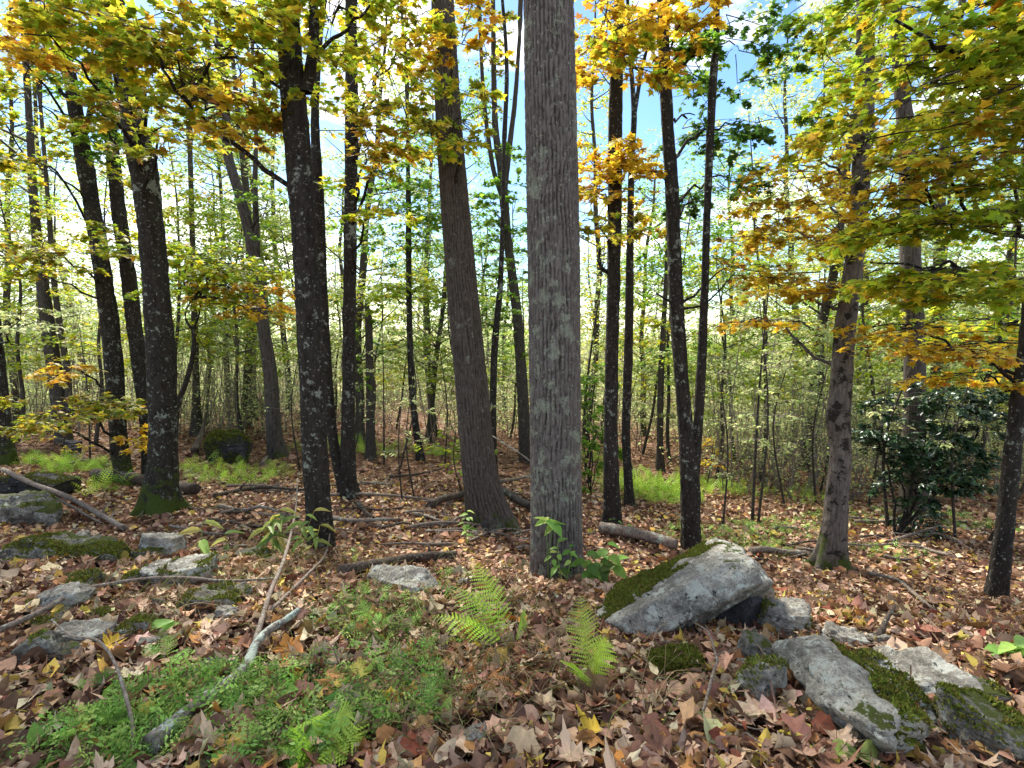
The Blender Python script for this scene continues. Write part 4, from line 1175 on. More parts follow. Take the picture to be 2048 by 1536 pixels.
rk = np.random.default_rng(90)
for k in range(16):
    u, v = rk.uniform(0, 520), rk.uniform(1070, 1330)
    rock('small half-buried stone in the litter of the rocky bank', u, v, rk.uniform(34, 80), rk.uniform(18, 34), rk.uniform(.6, .9), (rk.normal(0, 8), rk.normal(0, 10), rk.uniform(0, 90)), M_ROCK_MOSS if rk.random() < .6 else M_ROCK, dict(thr=rk.uniform(.4, .6), upmin=.2) if rk.random() < .7 else None, 200 + k, 4, group='small stones of the rocky bank')
for k in range(7):
    u, v = rk.uniform(1560, 2048), rk.uniform(1260, 1520)
    rock('small grey stone poking out of leaves beside the slabs', u, v, rk.uniform(34, 70), rk.uniform(18, 30), rk.uniform(.6, .9), (rk.normal(0, 8), rk.normal(0, 10), rk.uniform(0, 90)), M_ROCK, dict(thr=.55, upmin=.2) if rk.random() < .5 else None, 230 + k, 4, group='small stones beside the slabs')

# moss cushion in front of the tilted rock
p = hit(1355, 1345)
V, F = rock_shape((.30, .24, .10), 71, 4, None, .06, 22)
o = put_rock('moss_cushion', 'bright green moss cushion in the litter below the big tilted slab', p + np.array([0, .03, .02]), V, F, eul(0, 0, 0), M_MOSS, dict(thr=.1, upmin=.05, dens=120000, cmax=9000, ln=.014), 'moss', 71)
at = o.data.color_attributes.new('Col', 'FLOAT_COLOR', 'POINT'); at.data.foreach_set('color', np.tile([.03, .05, .008, 1], len(V)).astype(np.float32))

# ================================================================== fallen logs, branches, sticks
def lay(pts, lift=0.0):
    out = []
    for q in pts:
        h = hit(q[0], q[1]); h[2] += lift + (q[2] if len(q) > 2 else 0)
        out.append(h)
    return np.array(out)


def stick(name, label, px, wpx, mat=M_STICK, n=None, seg=7, taper=.45, jit=.006, cat='branch', lift=None, seed=0, group=None, side=0):
    w = lay(px); d = w[:, 1].mean(); r0 = .5 * wpx * d / FPX
    w[:, 2] += r0 * .7 + .035 if lift is None else lift + .03
    n = n or max(8, len(px) * 6)
    q = spline(w, n); jc = rng.normal(0, jit * 1.6, (max(4, n // 5), 3)); jc[0] = 0; jc[-1] = 0; q = q + spline(jc, n)
    rad = np.linspace(r0, r0 * taper, n) * (1 + rng.normal(0, .06, n))
    V, F = tube(q, rad, seg)
    b = q[0]
    o = add(name, mk(name, V - b, F, mat, np.zeros((len(V), 3)), True), None, b)
    for k in range(side):
        i = rng.integers(2, n - 2); dv = norm(q[i + 1] - q[i] + rng.normal(0, .7, 3)); dv[2] = abs(dv[2]) * .5; l = rng.uniform(.12, .35)
        V, F = tube(np.stack([q[i], q[i] + dv * l * .5 + rng.normal(0, .01, 3), q[i] + dv * l]) - b, [rad[i] * .5, rad[i] * .35, rad[i] * .15], 5)
        add('twig', mk('twig', V, F, mat, np.zeros((len(V), 3)), True), o)
    return tag(o, label, cat, group)


stick('fallen_log', 'sawn-looking grey log lying behind the mossy-footed trunk', [(190, 962), (260, 970), (330, 982), (392, 994)], 27, M_LOG, seg=14, taper=.75, cat='log')
stick('fallen_log', 'rotting dark brown log with splintered end above the bare pale slab', [(682, 1162), (740, 1150), (800, 1137), (860, 1128), (908, 1124)], 23, M_LOG, seg=12, taper=.8, cat='log', side=2)
stick('fallen_log', 'lichen-grey log on the litter between the forked tree and the broadest trunk', [(1200, 1068), (1250, 1078), (1300, 1090), (1352, 1104)], 24, M_STICK, seg=12, taper=.9, cat='log')
stick('fallen_log', 'thin grey log end lying past the tilted slab towards the pale patchy trunk', [(1500, 1112), (1550, 1114), (1612, 1118)], 14, M_STICK, seg=9, taper=.9, cat='log')
stick('fallen_log', 'short brown log between the leaning brown trunk and the broadest trunk', [(1004, 992), (1030, 1006), (1062, 1024)], 17, M_BARK_FAR, seg=10, taper=.9, cat='log')
stick('fallen_log', 'dark mossy log beside dead brush at the flared brown trunk', [(860, 1020), (900, 1006), (940, 992)], 15, M_LOG, seg=10, taper=.8, cat='log')
stick('fallen_branch', 'thick lichen-covered branch lying diagonally in the green ground cover', [(300, 1528), (360, 1475), (430, 1412), (490, 1352), (520, 1318), (565, 1275, .03), (600, 1258, .05)], 34, M_LICHLOG, seg=12, taper=.4, side=0)
stick('fallen_branch', 'grey stick crossing the thick lichen-covered branch', [(412, 1340), (480, 1345), (560, 1348), (640, 1350), (690, 1352)], 12, M_STICK, side=2)
stick('fallen_branch', 'long curved bare stick arching over the mossy rocks', [(0, 1290), (80, 1255), (140, 1220), (180, 1198), (260, 1188), (360, 1184), (450, 1186), (560, 1180)], 11, M_STICK, lift=.05, side=2)
stick('fallen_branch', 'long grey branch leaning across the lichen-crusted boulder', [(10, 985, .25), (80, 1010, .18), (150, 1030, .1), (200, 1050, .05), (250, 1068)], 11, M_STICK, taper=.9, side=2)
stick('fallen_branch', 'thin grey branch parallel to the boulder-leaning branch', [(90, 1010, .1), (150, 1035, .06), (205, 1056)], 8, M_STICK)
stick('fallen_branch', 'thin bent twig rising out of the green ground cover', [(265, 1530), (262, 1480, .05), (240, 1410, .12), (200, 1360, .14), (150, 1330, .1), (108, 1295, .1)], 8, M_STICK, jit=.003)
stick('fallen_branch', 'pale stick lying between the two near-black trunks and dead brush', [(665, 1045), (710, 1052), (770, 1052), (800, 1047)], 10, M_STICK, side=1)
stick('fallen_branch', 'long pale branch in front of the two-stemmed dark tree', [(610, 1000), (690, 996), (760, 998), (840, 1004), (905, 1012)], 8, M_STICK, side=3)
stick('fallen_branch', 'dark broken branch standing out of the dead brush', [(716, 1016), (730, 1030), (748, 1046)], 12, M_LOG)
stick('fallen_branch', 'dark curved branch lying on the far litter', [(430, 1000), (520, 985), (600, 990), (640, 984)], 9, M_LOG, side=3)
stick('fallen_branch', 'grey branch with forked tip at the flared brown trunk foot', [(820, 1062), (880, 1055), (940, 1058), (985, 1064)], 8, M_STICK, side=3)
stick('fallen_branch', 'thin stick arching over the bare earth by the broadest trunk', [(940, 1090), (970, 1076), (1010, 1066), (1055, 1070)], 5, M_STICK)
stick('fallen_branch', 'straight pale branch running downhill past the mossy roots', [(1735, 1155), (1790, 1168), (1830, 1200), (1870, 1238)], 9, M_STICK, taper=.8)
stick('fallen_branch', 'thick broken stub sticking up from the low grey rock', [(1752, 1292), (1768, 1280, .05), (1786, 1262, .10)], 15, M_LOG, cat='stub')
stick('fallen_branch', 'forked grey twig standing in the leaves before the tilted slab', [(1405, 1450), (1425, 1380, .04), (1432, 1352, .05), (1418, 1310, .06), (1378, 1275, .06)], 7, M_STICK, jit=.002)
stick('fallen_branch', 'thin twig reaching from the forked twig towards the small smooth stone', [(1430, 1352, .05), (1450, 1335, .04), (1472, 1322, .02)], 5, M_STICK, jit=.002)
stick('fallen_branch', 'dark stick standing upright beside a fern frond', [(1196, 1392), (1192, 1352, .03), (1190, 1310, .06)], 9, M_LOG)
stick('fallen_branch', 'dark short stick in the litter below the leafy seedlings', [(1108, 1200), (1116, 1215), (1124, 1228)], 9, M_LOG)
stick('fallen_branch', 'curved thin dead stem leaning over the thick lichen-covered branch', [(510, 1310), (540, 1230, .08), (575, 1160, .16), (592, 1090, .28), (598, 1030, .42)], 8, M_STICK, jit=.003)
stick('fallen_branch', 'bare dead twig bending up before the near-black forked trunk', [(540, 1240), (620, 1170, .04), (655, 1130, .07), (664, 1080, .16)], 7, M_STICK, jit=.003)
stick('fallen_branch', 'dark dead limb propped on the mossy boulder', [(390, 912), (405, 895, .25), (418, 868, .8)], 12, M_LOG)
stick('fallen_branch', 'pale broken branch at the foot of the tall bending trunk', [(525, 935), (534, 920), (548, 908)], 9, M_STICK)
for k, px in enumerate([[(780, 960), (840, 952), (905, 935)], [(1000, 970), (1040, 962), (1070, 958)], [(700, 968), (760, 975), (800, 972)], [(60, 930), (140, 925), (230, 930)], [(100, 945), (180, 935), (220, 940)], [(1440, 960), (1500, 940), (1545, 930)], [(1460, 925), (1490, 915), (1520, 930)],
                        [(1780, 1090), (1840, 1075), (1900, 1062)], [(1800, 1060), (1860, 1085), (1920, 1095)], [(1760, 1040), (1830, 1050), (1890, 1040)], [(1900, 1120), (1850, 1105), (1800, 1100)], [(440, 1020), (500, 1030), (560, 1034)], [(420, 1045), (500, 1058), (590, 1060)], [(340, 1060), (420, 1075), (470, 1078)]]):
    stick('fallen_branch', 'dead brush branch lying loose on the leaf litter', px, rng.uniform(5, 9), M_STICK if k % 3 else M_LOG, side=4, group='dead brush on the litter', jit=.02)
rb = np.random.default_rng(64)
for k in range(46):
    u, v = (rb.uniform(420, 1060), rb.uniform(965, 1130)) if k < 32 else (rb.uniform(1500, 2000), rb.uniform(1030, 1130))
    a = rb.normal(0, .35) + (math.pi if rb.random() < .5 else 0); l = rb.uniform(60, 190); ym = v + l * .22 * math.sin(a)
    stick('fallen_branch', 'dead brush branch lying loose on the leaf litter', [(u, v), (u + l * .5 * math.cos(a), v + l * .1 * math.sin(a) + rb.normal(0, 4)), (u + l * math.cos(a), ym)], rb.uniform(3.5, 8), M_STICK if rb.random() < .7 else M_LOG, side=int(rb.integers(1, 4)), group='dead brush on the litter', jit=.015)
for k in range(70):
    u, v = rng.uniform(0, 2048), rng.uniform(1010, 1500)
    a = rng.normal(0, .5) + (math.pi if rng.random() < .5 else 0); l = rng.uniform(25, 75) * (v / 1250)
    stick('twig', 'short bare twig lying on the leaf litter', [(u, v), (u + l * .5 * math.cos(a), v + l * .2 * math.sin(a) + rng.normal(0, 3)), (u + l * math.cos(a), v + l * .4 * math.sin(a))], rng.uniform(2.5, 5) * v / 1250, M_STICK, n=7, seg=4, cat='twig', group='twigs on the leaf litter')

# woody vine against the broadest trunk
pts = np.array([P(985, 872, 4.7), P(1060, 922, 4.55), P(1120, 985, 4.5), P(1145, 1040, 4.5), P(1168, 1092, 4.55), P(1195, 1128, 4.6)])
q = spline(pts, 26); V, F = tube(q, np.linspace(.006, .010, 26), 5)
b = hit(1195, 1135); add_o = add('leaning_vine', mk('leaning_vine', V - b, F, M_STICK, np.zeros((len(V), 3)), True), None, b); tag(add_o, 'thin woody vine leaning across the foot of the broadest trunk', 'vine')


# ================================================================== saplings
def sapling(u, v, H, lean, wpx, nsp, pal, label, group=None, ls=.06, seed=0, L=.5):
    b = hit(u, v); t = Tree('sapling', label, 'sapling', group); t.mat = M_BARK_FAR
    r0 = .5 * wpx * b[1] / FPX
    e = b + np.array([lean, rng.normal(0, .15), H]); m = (b + e) / 2 + rng.normal(0, .05 * H, 3) * [1, 1, 0]
    q = spline([b - [0, 0, .05], m, e], 22); V, F = tube(q, np.linspace(r0, r0 * .3, 22), 7)
    t.parts.append(('stem', V, F, M_BARK_FAR, None, True)); t.path = q
    for _ in range(nsp):
        i = rng.integers(7, 22); az = rng.uniform(0, 6.28)
        t.spray(q[i], np.array([math.cos(az), math.sin(az), .25]), L * rng.uniform(.6, 1.2), L * .4, 16, pal, ls)
    t.build(b, M_STICK, None, (OV_V, OV_F))


for u, v, H, ln, w, n in [(1504, 1045, 3.6, .1, 7, 16), (1516, 1048, 3.2, -.05, 6, 12), (1570, 1015, 2.8, .1, 5, 12), (1632, 1010, 2.6, 0, 5, 8), (1446, 1050, 2.2, -.1, 5, 6), (1776, 1060, 2.4, .05, 8, 8), (1911, 1080, 2.5, .1, 6, 8), (1735, 1020, 2.2, .2, 5, 7), (1975, 1085, 2.6, .35, 9, 6),
                          (830, 1000, 1.8, 0, 4, 3), (768, 930, 3.0, 0, 4, 8), (800, 935, 3.2, .1, 4, 8), (805, 1005, 1.6, .05, 4, 2), (890, 930, 2.6, -.1, 4, 7), (955, 980, 2.6, -.2, 5, 6), (700, 940, 2.4, .1, 4, 6), (1100, 930, 2.0, .1, 4, 4), (1640, 985, 2.4, .3, 5, 6), (180, 920, 2.5, 0, 4, 6), (600, 940, 2.4, .1, 4, 6), (1270, 960, 2.2, 0, 4, 5), (1210, 985, 2.0, .1, 4, 5)]:
    sapling(u, v, H, ln, w, n, 'pale', 'thin upright sapling with few small pale leaves', 'thin saplings in the hollow')
sapling(925, 985, 1.0, -.1, 4, 6, 'lime', 'low sapling holding bright lime leaves between the furrowed trunks', ls=.08)
sapling(1410, 985, 1.0, .1, 4, 5, 'gold', 'low sapling with golden leaves beside the bright fern bed', ls=.08)
sapling(285, 920, .9, 0, 4, 5, 'gold', 'low sapling with orange-gold leaves behind the mossy-footed trunk', ls=.08)
sapling(130, 925, .7, .1, 4, 5, 'orange', 'low sapling with orange leaves near the dark round stone', ls=.08)


# ================================================================== ferns
def frond(p0, p1, arch, wid, npair, npin, pal, r=rng, droop=.15, bare=.15):
    p0, p1 = np.asarray(p0), np.asarray(p1)
    t = np.linspace(0, 1, npair + 1)[:, None]
    m = (p0 + p1) / 2 + UP * arch
    c = (1 - t) ** 2 * p0 + 2 * t * (1 - t) * m + t ** 2 * p1
    tan = norm(np.gradient(c, axis=0)); sd = norm(np.cross(tan, UP)); nr = np.cross(sd, tan)
    bag = Bag(); base = pick(pal, 1, r)[0]
    bag.add(*tube(c, np.linspace(.0022, .0007, len(c)) * max(1, np.linalg.norm(p1 - p0) / .5), 3, False), base * np.array([1.1, .9, .7]))
    for i in range(1, npair + 1):
        tt = t[i, 0]
        if tt < bare: continue
        x = (tt - bare) / (1 - bare)
        l = wid * (np.sin(np.pi * (x * .86 + .14)) ** .8 if x < .45 else (1 - (x - .45) / .55) ** .85 + .03) * r.uniform(.9, 1.1)
        for sg in (-1, 1):
            ax = norm(sd[i] * sg + tan[i] * .45 - nr[i] * droop + r.normal(0, .06, 3)); lat = norm(np.cross(nr[i], ax))
            s = np.linspace(0, 1, npin + 1)
            cl = c[i] + ax * l * s[:, None] - UP * (.12 * l * s ** 2)[:, None]
            hw = l * .13 * (1 - s * .8)
            k = np.arange(npin)
            tp = cl[k] * .35 + cl[k + 1] * .65
            A = cl[k]; B = cl[k + 1]; Lp = tp + lat * hw[k, None] ; Rp = tp - lat * hw[k, None]
            V = np.concatenate([A, B, Lp, Rp]); n = npin
            F = np.vstack([np.stack([k, k + n, k + 2 * n], 1), np.stack([k, k + 3 * n, k + n], 1)])
            bag.add(V, F, base * r.uniform(.8, 1.2))
    return bag


def fern(label, base_px, tips, wid=.10, npair=20, npin=8, pal='fern', cat='fern', arch=.10, group=None, name='fern'):
    b = hit(*base_px)
    root = bpy.data.objects.new(name, None); COL.objects.link(root); root.location = [float(a) for a in b]
    tag(root, label, cat, group)
    for u, v, dd in tips:
        tip = P(u, v, b[1] + dd); tip[2] = max(tip[2], gz(tip[0], tip[1]) + .03)
        bg = frond(np.zeros(3), tip - b, arch, wid, npair, npin, pal)
        add('frond', bg.mesh('frond', M_FERN), root)


fern('bright green fern with tall arching frond beside the bare pale slab', (1030, 1300), [(945, 1120, .25), (1050, 1225, 0), (862, 1232, .1), (900, 1170, .3)], .115, 22, 8, arch=.10)
fern('upright narrow fern frond growing beside the tip of the tilted slab', (1178, 1385), [(1160, 1188, .10), (1215, 1275, .05), (1140, 1325, -.08)], .095, 24, 8, arch=.06)
fern('vivid green fern spreading low over the leaves at the thick branch', (640, 1510), [(705, 1425, .05), (590, 1490, -.05), (670, 1530, -.12), (610, 1440, .1), (725, 1480, -.03), (560, 1530, -.1)], .115, 20, 7, arch=.07)
fern('small dull fern in front of the vivid green fern and grey stone', (870, 1440), [(850, 1350, .05), (905, 1400, 0), (830, 1420, -.03), (880, 1480, -.08)], .06, 16, 6, 'herb', arch=.05)
fern('small green fern below the bare pale slab', (745, 1270), [(720, 1200, .05), (790, 1230, 0), (690, 1250, 0), (760, 1310, -.05)], .07, 16, 6, 'herb', arch=.05)
PAL['dry'] = [((.48, .23, .07), 3), ((.55, .30, .11), 2)]
fern('withered orange-brown fern with curled stalks among the green ones', (960, 1400), [(900, 1225, .1), (985, 1300, 0), (860, 1330, 0), (920, 1450, -.1), (1000, 1460, -.1), (1010, 1370, 0), (880, 1290, .05), (1040, 1420, 0), (930, 1350, .05)], .032, 16, 4, 'dry', arch=.16)
for u, v in [(205, 1400), (335, 1330)]:
    fern('small lacy fern rising from the ground cover under the thick branch', (u, v), [(u - 50, v - 40, .03), (u + 50, v - 30, .02), (u, v - 60, .05), (u + 30, v + 30, -.05)], .05, 14, 5, 'herb', arch=.05, group='lacy ferns in the ground cover')


def cover(name, label, polys, n, size, pal, seed, tmpl, mat=M_FERN, cat='ground cover', up=.5, lift=.03):
    r = np.random.default_rng(seed)
    pos = []
    for (u, v, ru, rv, w) in polys:
        c = hit(u, v); a = hit(u + ru, v); f = hit(u, v - rv); nr = hit(u, min(v + rv, 1600))
        rx = abs(a[0] - c[0]); m = int(n * w)
        q = np.sqrt(r.random(m)); th = r.uniform(0, 6.28, m)
        yy = q * np.sin(th); xs = c[0] + rx * q * np.cos(th); ys = c[1] + np.where(yy > 0, yy * (f[1] - c[1]), yy * (c[1] - nr[1]))
        pos.append(np.stack([xs, ys, ground(xs, ys)], 1))
    p = np.concatenate(pos); m = len(p); az = r.uniform(0, 6.28, m)
    hd = np.stack([np.cos(az), np.sin(az), r.uniform(.1, .9, m)], 1)
    bag = Bag(); ti = r.integers(0, len(tmpl), m); p = p + UP * r.uniform(0, lift, (m, 1)); RM = frames(norm(UP * up + r.normal(0, .35, (m, 3))), hd); sz = size * r.uniform(.4, 1.4, m); cc = pick(pal, m, r, .3)
    for k, (TV, TF) in enumerate(tmpl):
        w = ti == k
        bag.add(*stamp(TV, TF, p[w], RM[w], sz[w], cc[w]))
    o = add(name, bag.mesh(name, mat), kind='stuff'); tag(o, label, cat, kind='stuff')


PAL['white'] = [((1, 1, 1), 1)]
MINI = []
for k in range(5):
    rr_ = np.random.default_rng(400 + k)
    bg = frond(np.zeros(3), np.array([rr_.uniform(.7, 1.1), rr_.normal(0, .2), rr_.uniform(.05, .5)]), rr_.uniform(.05, .35), rr_.uniform(.25, .5), int(rr_.integers(5, 8)), 2, 'white', r=rr_, bare=.1, droop=rr_.uniform(-.3, .5))
    MINI.append((np.concatenate(bg.V) + rr_.normal(0, .012, (bg.n, 3)), np.concatenate(bg.F[3])))
MINI.append((OV_V * .7, OV_F))
bg = frond(np.zeros(3), np.array([.8, 0, .55]), .25, .22, 12, 2, 'white', bare=.1); FARFERN = [(np.concatenate(bg.V), np.concatenate(bg.F[3]))]
cover('ground_cover', 'lacy low green plants carpeting the litter round the thick branch', [(330, 1440, 160, 90, .24), (220, 1500, 130, 70, .16), (480, 1400, 120, 50, .10), (600, 1400, 120, 60, .10), (780, 1400, 110, 80, .14), (740, 1240, 100, 50, .12), (880, 1180, 80, 26, .04), (560, 1500, 150, 50, .10), (820, 1300, 110, 40, .05)], 2100, .11, 'herb', 21, MINI, lift=.04)
cover('fern_bed', 'bright yellow-green fern bed lit beyond the forked tree', [(1320, 985, 80, 22, .5), (1300, 1000, 60, 14, .2), (1440, 985, 70, 16, .15), (1220, 970, 40, 10, .05), (1570, 1000, 70, 14, .08)], 560, .36, 'fern', 22, FARFERN)
cover('fern_bed', 'low green ferns on the flat around the mossy boulder', [(150, 945, 90, 12, .3), (470, 960, 110, 22, .35), (215, 980, 30, 18, .1), (400, 940, 40, 12, .1), (100, 930, 60, 8, .15)], 440, .28, 'fern', 23, FARFERN)
cover('fern_bed', 'distant strip of green ferns between the far trunks', [(760, 905, 90, 8, .4), (640, 900, 60, 6, .2), (900, 915, 50, 6, .2), (1180, 920, 40, 8, .2)], 260, .36, 'fern', 24, FARFERN)
cover('low_plants', 'scattered low green plants on the slope towards the pale patchy trunk', [(1450, 1080, 110, 22, .3), (1580, 1060, 100, 22, .25), (1780, 1110, 80, 20, .1), (1900, 1040, 100, 22, .25), (1690, 1040, 80, 20, .1)], 1100, .12, 'herb', 25, MINI)

# dry grass stems
r = np.random.default_rng(31)
bag = Bag()
for (u, v, ru, rv, n) in [(760, 1240, 130, 60, 110), (900, 1400, 160, 100, 130), (480, 1180, 160, 60, 90), (350, 1220, 200, 80, 80), (1000, 1200, 100, 40, 50), (600, 1120, 120, 60, 90), (1080, 1320, 140, 90, 60), (1500, 1110, 150, 30, 60), (1260, 1400, 150, 80, 40)]:
    for _ in range(int(n * 1.4)):
        b = hit(u + r.normal(0, .5) * ru, min(1530, v + r.normal(0, .5) * rv)); l = r.uniform(.12, .34); az = r.uniform(0, 6.28)
        e = b + np.array([math.cos(az) * l, math.sin(az) * l, l * r.uniform(.05, .7)]); m = (b + e) / 2 + UP * l * r.uniform(.1, .35)
        bag.add(*tube(spline([b, m, e], 6), np.linspace(.0022, .0008, 6), 3, False), pick('grass', 1, r)[0])
o = add('dry_grass', bag.mesh('dry_grass', M_FERN), kind='stuff'); tag(o, 'thin dry and green grass stems among the ferns', 'grass', kind='stuff')


# ================================================================== leafy seedlings
def seedling(label, u, v, tips, ll, pal, nleaf=5, name='seedling', cat='plant', group=None, drp=.35, wide=1.0, whorl=False):
    b = hit(u, v); root = bpy.data.objects.new(name, None); COL.objects.link(root); root.location = [float(a) for a in b]
    tag(root, label, cat, group)
    for tu, tv in tips:
        e = P(tu, tv, b[1] + rng.normal(0, .03)) - b
        q = spline([np.zeros(3), e * .55 + rng.normal(0, .015, 3), e], 9); V, F = tube(q, np.linspace(.0045, .002, 9), 5)
        add('stem', mk('stem', V, F, M_FERN, np.tile(pick(pal, 1)[0] * .8, (len(V), 1)), True), root)
        for k in range(nleaf):
            i = 8 if whorl else int(np.clip(8 - k * (6 / max(nleaf, 1)), 2, 8)); az = k * 2.4 + rng.uniform(0, 1) if not whorl else k * 6.28 / nleaf + rng.normal(0, .2)
            hd = np.array([[math.cos(az), math.sin(az), -drp + rng.normal(0, .12)]])
            V, F, C = stamp(OV_V * [1, wide, 1], OV_F, q[i][None], frames(norm(np.array([[0, -.25, 1.]]) + rng.normal(0, .2, (1, 3))), hd), [ll * rng.uniform(.7, 1.15)], pick(pal, 1))
            add('leaf', mk('leaf', V, F, M_FERN, C, True), root)


seedling('broad-leaved seedling at the foot of the broadest trunk', 1195, 1170, [(1215, 1088), (1172, 1112), (1240, 1120), (1200, 1125)], .14, 'herb', 5, wide=1.3)
seedling('seedling with a drooping leaf whorl against the broadest trunk', 1098, 1172, [(1092, 1042), (1108, 1050)], .13, 'herb', 5, whorl=True, wide=.9)
seedling('grey-green leafy weed clinging to the base of the broadest trunk', 1128, 1176, [(1115, 1085), (1140, 1095), (1100, 1105)], .09, 'herb', 6)
seedling('leafy sprig at the foot of the leaning brown trunk', 936, 1090, [(934, 1022), (925, 1040)], .09, 'herb', 6)
seedling('leafy sprig below the hooked-stub trunk', 1240, 1062, [(1230, 1028), (1255, 1050), (1215, 1035)], .10, 'herb', 5)
PAL['fade'] = [((.30, .40, .10), 3), ((.48, .46, .12), 2), ((.20, .32, .08), 2)]
seedling('clump of wilting long-leaved stems beside the near-black forked trunk', 600, 1120, [(612, 1030), (628, 1022), (640, 1050)], .16, 'fade', 5, drp=1.4, wide=.6)
seedling('nodding green and yellow long-leaved plant among dry stems', 548, 1120, [(545, 1035), (560, 1020), (530, 1050)], .16, 'fade', 6, drp=1.4, wide=.6)
seedling('single stem with long drooping green blades beside the speckled rock', 402, 1140, [(405, 1045)], .22, 'fade', 3, drp=.4, wide=.6)
seedling('short stem with two folded green blades past the speckled rock', 458, 1105, [(450, 1068)], .17, 'fade', 3, drp=1.0, wide=.6)
seedling('green tuft of pointed leaves in the litter between mossy rocks', 300, 1285, [(296, 1262), (310, 1268)], .11, 'herb', 4, wide=1.2)
seedling('low green sprig beside a dead stick on the open slope', 2025, 1330, [(2030, 1290), (2015, 1305)], .11, 'herb', 4, wide=1.3)
seedling('small pale-stemmed sprout below the bare earth patch', 705, 1130, [(700, 1098), (712, 1090)], .07, 'fade', 3)
seedling('leafy weeds at the downhill end of the long mossy slab', 1690, 1540, [(1660, 1500), (1720, 1505)], .09, 'herb', 4, wide=1.2)

# ================================================================== leaf litter
def scatter(n, ylo, yhi, r, umin=-260, umax=2310, pw=1.0):
    y = (ylo ** pw + (yhi ** pw - ylo ** pw) * r.random(n)) ** (1 / pw)
    x = (r.uniform(umin, umax, n) - CU) / FPX * y
    return x, y


def litter(name, n, ylo, yhi, size, pal, tmpls, tilt, lift, seed, pw=2.0, beside=0.0):
    r = np.random.default_rng(seed); x, y = scatter(n, ylo, yhi, r, pw=pw)
    if beside:
        x = np.sign(r.random(n) - .5) * (1.15 * y + r.uniform(0, beside, n))
    z = ground(x, y); e = .03
    nr = norm(np.stack([-(ground(x + e, y) - z) / e, -(ground(x, y + e) - z) / e, np.ones(n)], 1) + r.normal(0, tilt, (n, 3)))
    az = r.uniform(0, 6.28, n); hd = np.stack([np.cos(az), np.sin(az), 0 * az], 1)
    p = np.stack([x, y, z + r.uniform(.0, lift, n)], 1); sz = size * np.clip(np.exp(r.normal(-.1, .38, n)), .4, 2.0); c = pick(pal, n, r)
    ti = r.integers(0, len(tmpls), n); bag = Bag()
    for k, (TV, TF) in enumerate(tmpls):
        m = ti == k
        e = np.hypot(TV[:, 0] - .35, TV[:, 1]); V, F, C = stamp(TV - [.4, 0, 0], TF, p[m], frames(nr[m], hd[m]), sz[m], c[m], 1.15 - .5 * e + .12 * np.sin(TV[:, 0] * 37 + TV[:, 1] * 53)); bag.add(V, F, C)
    return bag, p, nr, hd, sz, c


SHP = [(.9, .45, .3), (-.9, -.4, .2), (1.5, -.5, -.4), (-.5, 1.0, .6), (.3, .2, -.4), (1.9, .3, .4), (-1.3, .5, 0)]
CURLS = [curl_leaf(a, b, c) for a, b, c in SHP] + [curl_leaf(1.3, .5, .3, OVATE), curl_leaf(-1.2, .4, -.3, OVATE), curl_leaf(.6, -.9, .2, MAPLE_LO)]
RAG = [(0, 0), (0.03, .27), (0.20, .38), (0.38, .34), (0.52, .47), (0.66, .28), (0.85, .17), (1.0, 0)]
TORN = [(0, 0), (0.10, .40), (0.34, .27), (0.62, .36), (0.80, .12)]
MEDS = [curl_leaf(a, b, c, [RAG, MAPLE_LO, RAG, TORN, RAG, OVATE, TORN][k], False) for k, (a, b, c) in enumerate(SHP)] + [curl_leaf(2.2, .3, .2, RAG, False), curl_leaf(-1.8, .8, .3, RAG, False), curl_leaf(1.3, .5, .3, OVATE, False)]
LOWS = [curl_leaf(a, b, c, MAPLE_LO) for a, b, c in [(.9, .4, .2), (-.8, -.4, .1), (1.4, -.5, -.3)]] + [curl_leaf(1., .4, .2, OVATE)]
LOWS = [(v[:len(v) // 2 + 1], fan(sh, .3, lambda x, y: 0)[1]) for (v, f), sh in zip(LOWS, [MAPLE_LO] * 3 + [OVATE])]
lroot = bpy.data.objects.new('leaf_litter', None); COL.objects.link(lroot)
tag(lroot, 'carpet of fallen brown and tan leaves covering the ground', 'leaf litter', kind='stuff')
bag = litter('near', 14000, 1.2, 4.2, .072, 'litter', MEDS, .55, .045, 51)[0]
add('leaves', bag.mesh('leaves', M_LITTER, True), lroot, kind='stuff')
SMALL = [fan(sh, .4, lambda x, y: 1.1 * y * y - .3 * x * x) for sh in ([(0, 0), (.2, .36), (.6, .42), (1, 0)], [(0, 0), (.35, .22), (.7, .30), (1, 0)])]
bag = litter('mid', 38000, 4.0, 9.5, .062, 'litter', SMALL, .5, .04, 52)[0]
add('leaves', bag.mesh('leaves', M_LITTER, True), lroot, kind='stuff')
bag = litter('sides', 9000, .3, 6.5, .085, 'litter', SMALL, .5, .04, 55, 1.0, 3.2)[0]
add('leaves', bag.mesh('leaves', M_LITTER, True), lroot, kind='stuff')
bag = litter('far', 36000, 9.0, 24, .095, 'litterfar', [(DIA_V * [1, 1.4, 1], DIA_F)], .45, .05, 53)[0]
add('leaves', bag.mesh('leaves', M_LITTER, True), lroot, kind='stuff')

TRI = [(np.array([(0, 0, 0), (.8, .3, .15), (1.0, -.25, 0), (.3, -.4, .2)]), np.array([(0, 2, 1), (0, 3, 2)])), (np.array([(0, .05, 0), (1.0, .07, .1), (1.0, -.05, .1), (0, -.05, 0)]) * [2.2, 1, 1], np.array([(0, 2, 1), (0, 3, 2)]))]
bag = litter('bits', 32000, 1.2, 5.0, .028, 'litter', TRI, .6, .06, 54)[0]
add('crumbs', bag.mesh('crumbs', M_LITTER), lroot, kind='stuff')

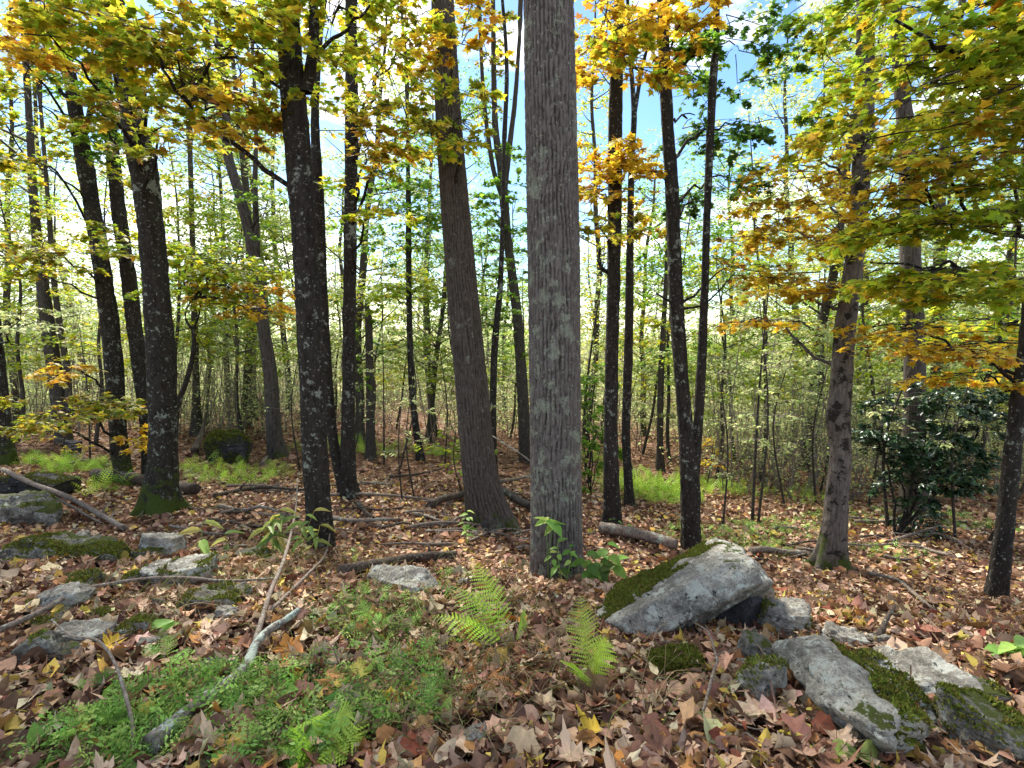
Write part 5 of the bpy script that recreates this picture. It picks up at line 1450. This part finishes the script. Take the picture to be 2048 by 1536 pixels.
# the fallen leaves that show largest, one by one
KINDS = [('tan', (.55, .39, .265), 'dry pinkish tan maple leaf curled on top of the litter'), ('rust', (.43, .215, .07), 'rust-brown curled leaf lying loose on the litter'), ('brown', (.24, .12, .075), 'dark brown wrinkled leaf lying loose on the litter'),
         ('cream', (.60, .52, .34), 'pale cream maple leaf lying face down on the litter'), ('yellow', (.62, .42, .05), 'yellow maple leaf fresh on top of the litter'), ('orange', (.50, .22, .05), 'orange leaf with curled edges on top of the litter'), ('lime', (.46, .48, .20), 'faded yellow-green maple leaf on top of the litter')]
WTS = np.array([9, 4, 5, 3, 1.2, 1.2, 1.2]); WTS = WTS / WTS.sum()
PET = tube(spline([(-.02, 0, .0), (-.2, .02, .05), (-.4, .05, .03)], 5), [.012, .010, .010, .012, .014], 3, False)
LM = {}
for kn, colr, lab in KINDS:
    for j in range(6):
        TV, TF = CURLS[j] if j < 5 else CURLS[9]
        V = np.vstack([TV, PET[0]]); F = [PET[1][0] + len(TV), TF]
        cc = np.vstack([np.tile(colr, (len(TV), 1)) * (1 + rng.normal(0, .13, (len(TV), 1))), np.tile(np.array(colr) * .7, (len(PET[0]), 1))])
        LM[kn, j] = mk('fallen_leaf', V - [.35, 0, 0], F, M_LITTER, np.clip(cc, .01, .8), True)
r = np.random.default_rng(77)
nf = 290; x, y = scatter(nf, 1.45, 3.6, r, 0, 2048, 1.3); z = ground(x, y); az = r.uniform(0, 6.28, nf)
nr = norm(np.stack([-(ground(x + .03, y) - z) / .03, -(ground(x, y + .03) - z) / .03, np.ones(nf)], 1) + r.normal(0, .3, (nf, 3)))
RM = frames(nr, np.stack([np.cos(az), np.sin(az), 0 * az], 1))
for k in range(nf):
    i = r.choice(len(KINDS), p=WTS); kn, colr, lab = KINDS[i]
    o = add('fallen_leaf', LM[kn, int(r.integers(0, 6))], None, (x[k], y[k], z[k] + .03 + r.uniform(0, .015)))
    o.rotation_euler = Matrix(RM[k].tolist()).to_euler(); s = r.uniform(.075, .135); o.scale = (s, s, s)
    tag(o, lab, 'leaf', kn + ' fallen leaves')
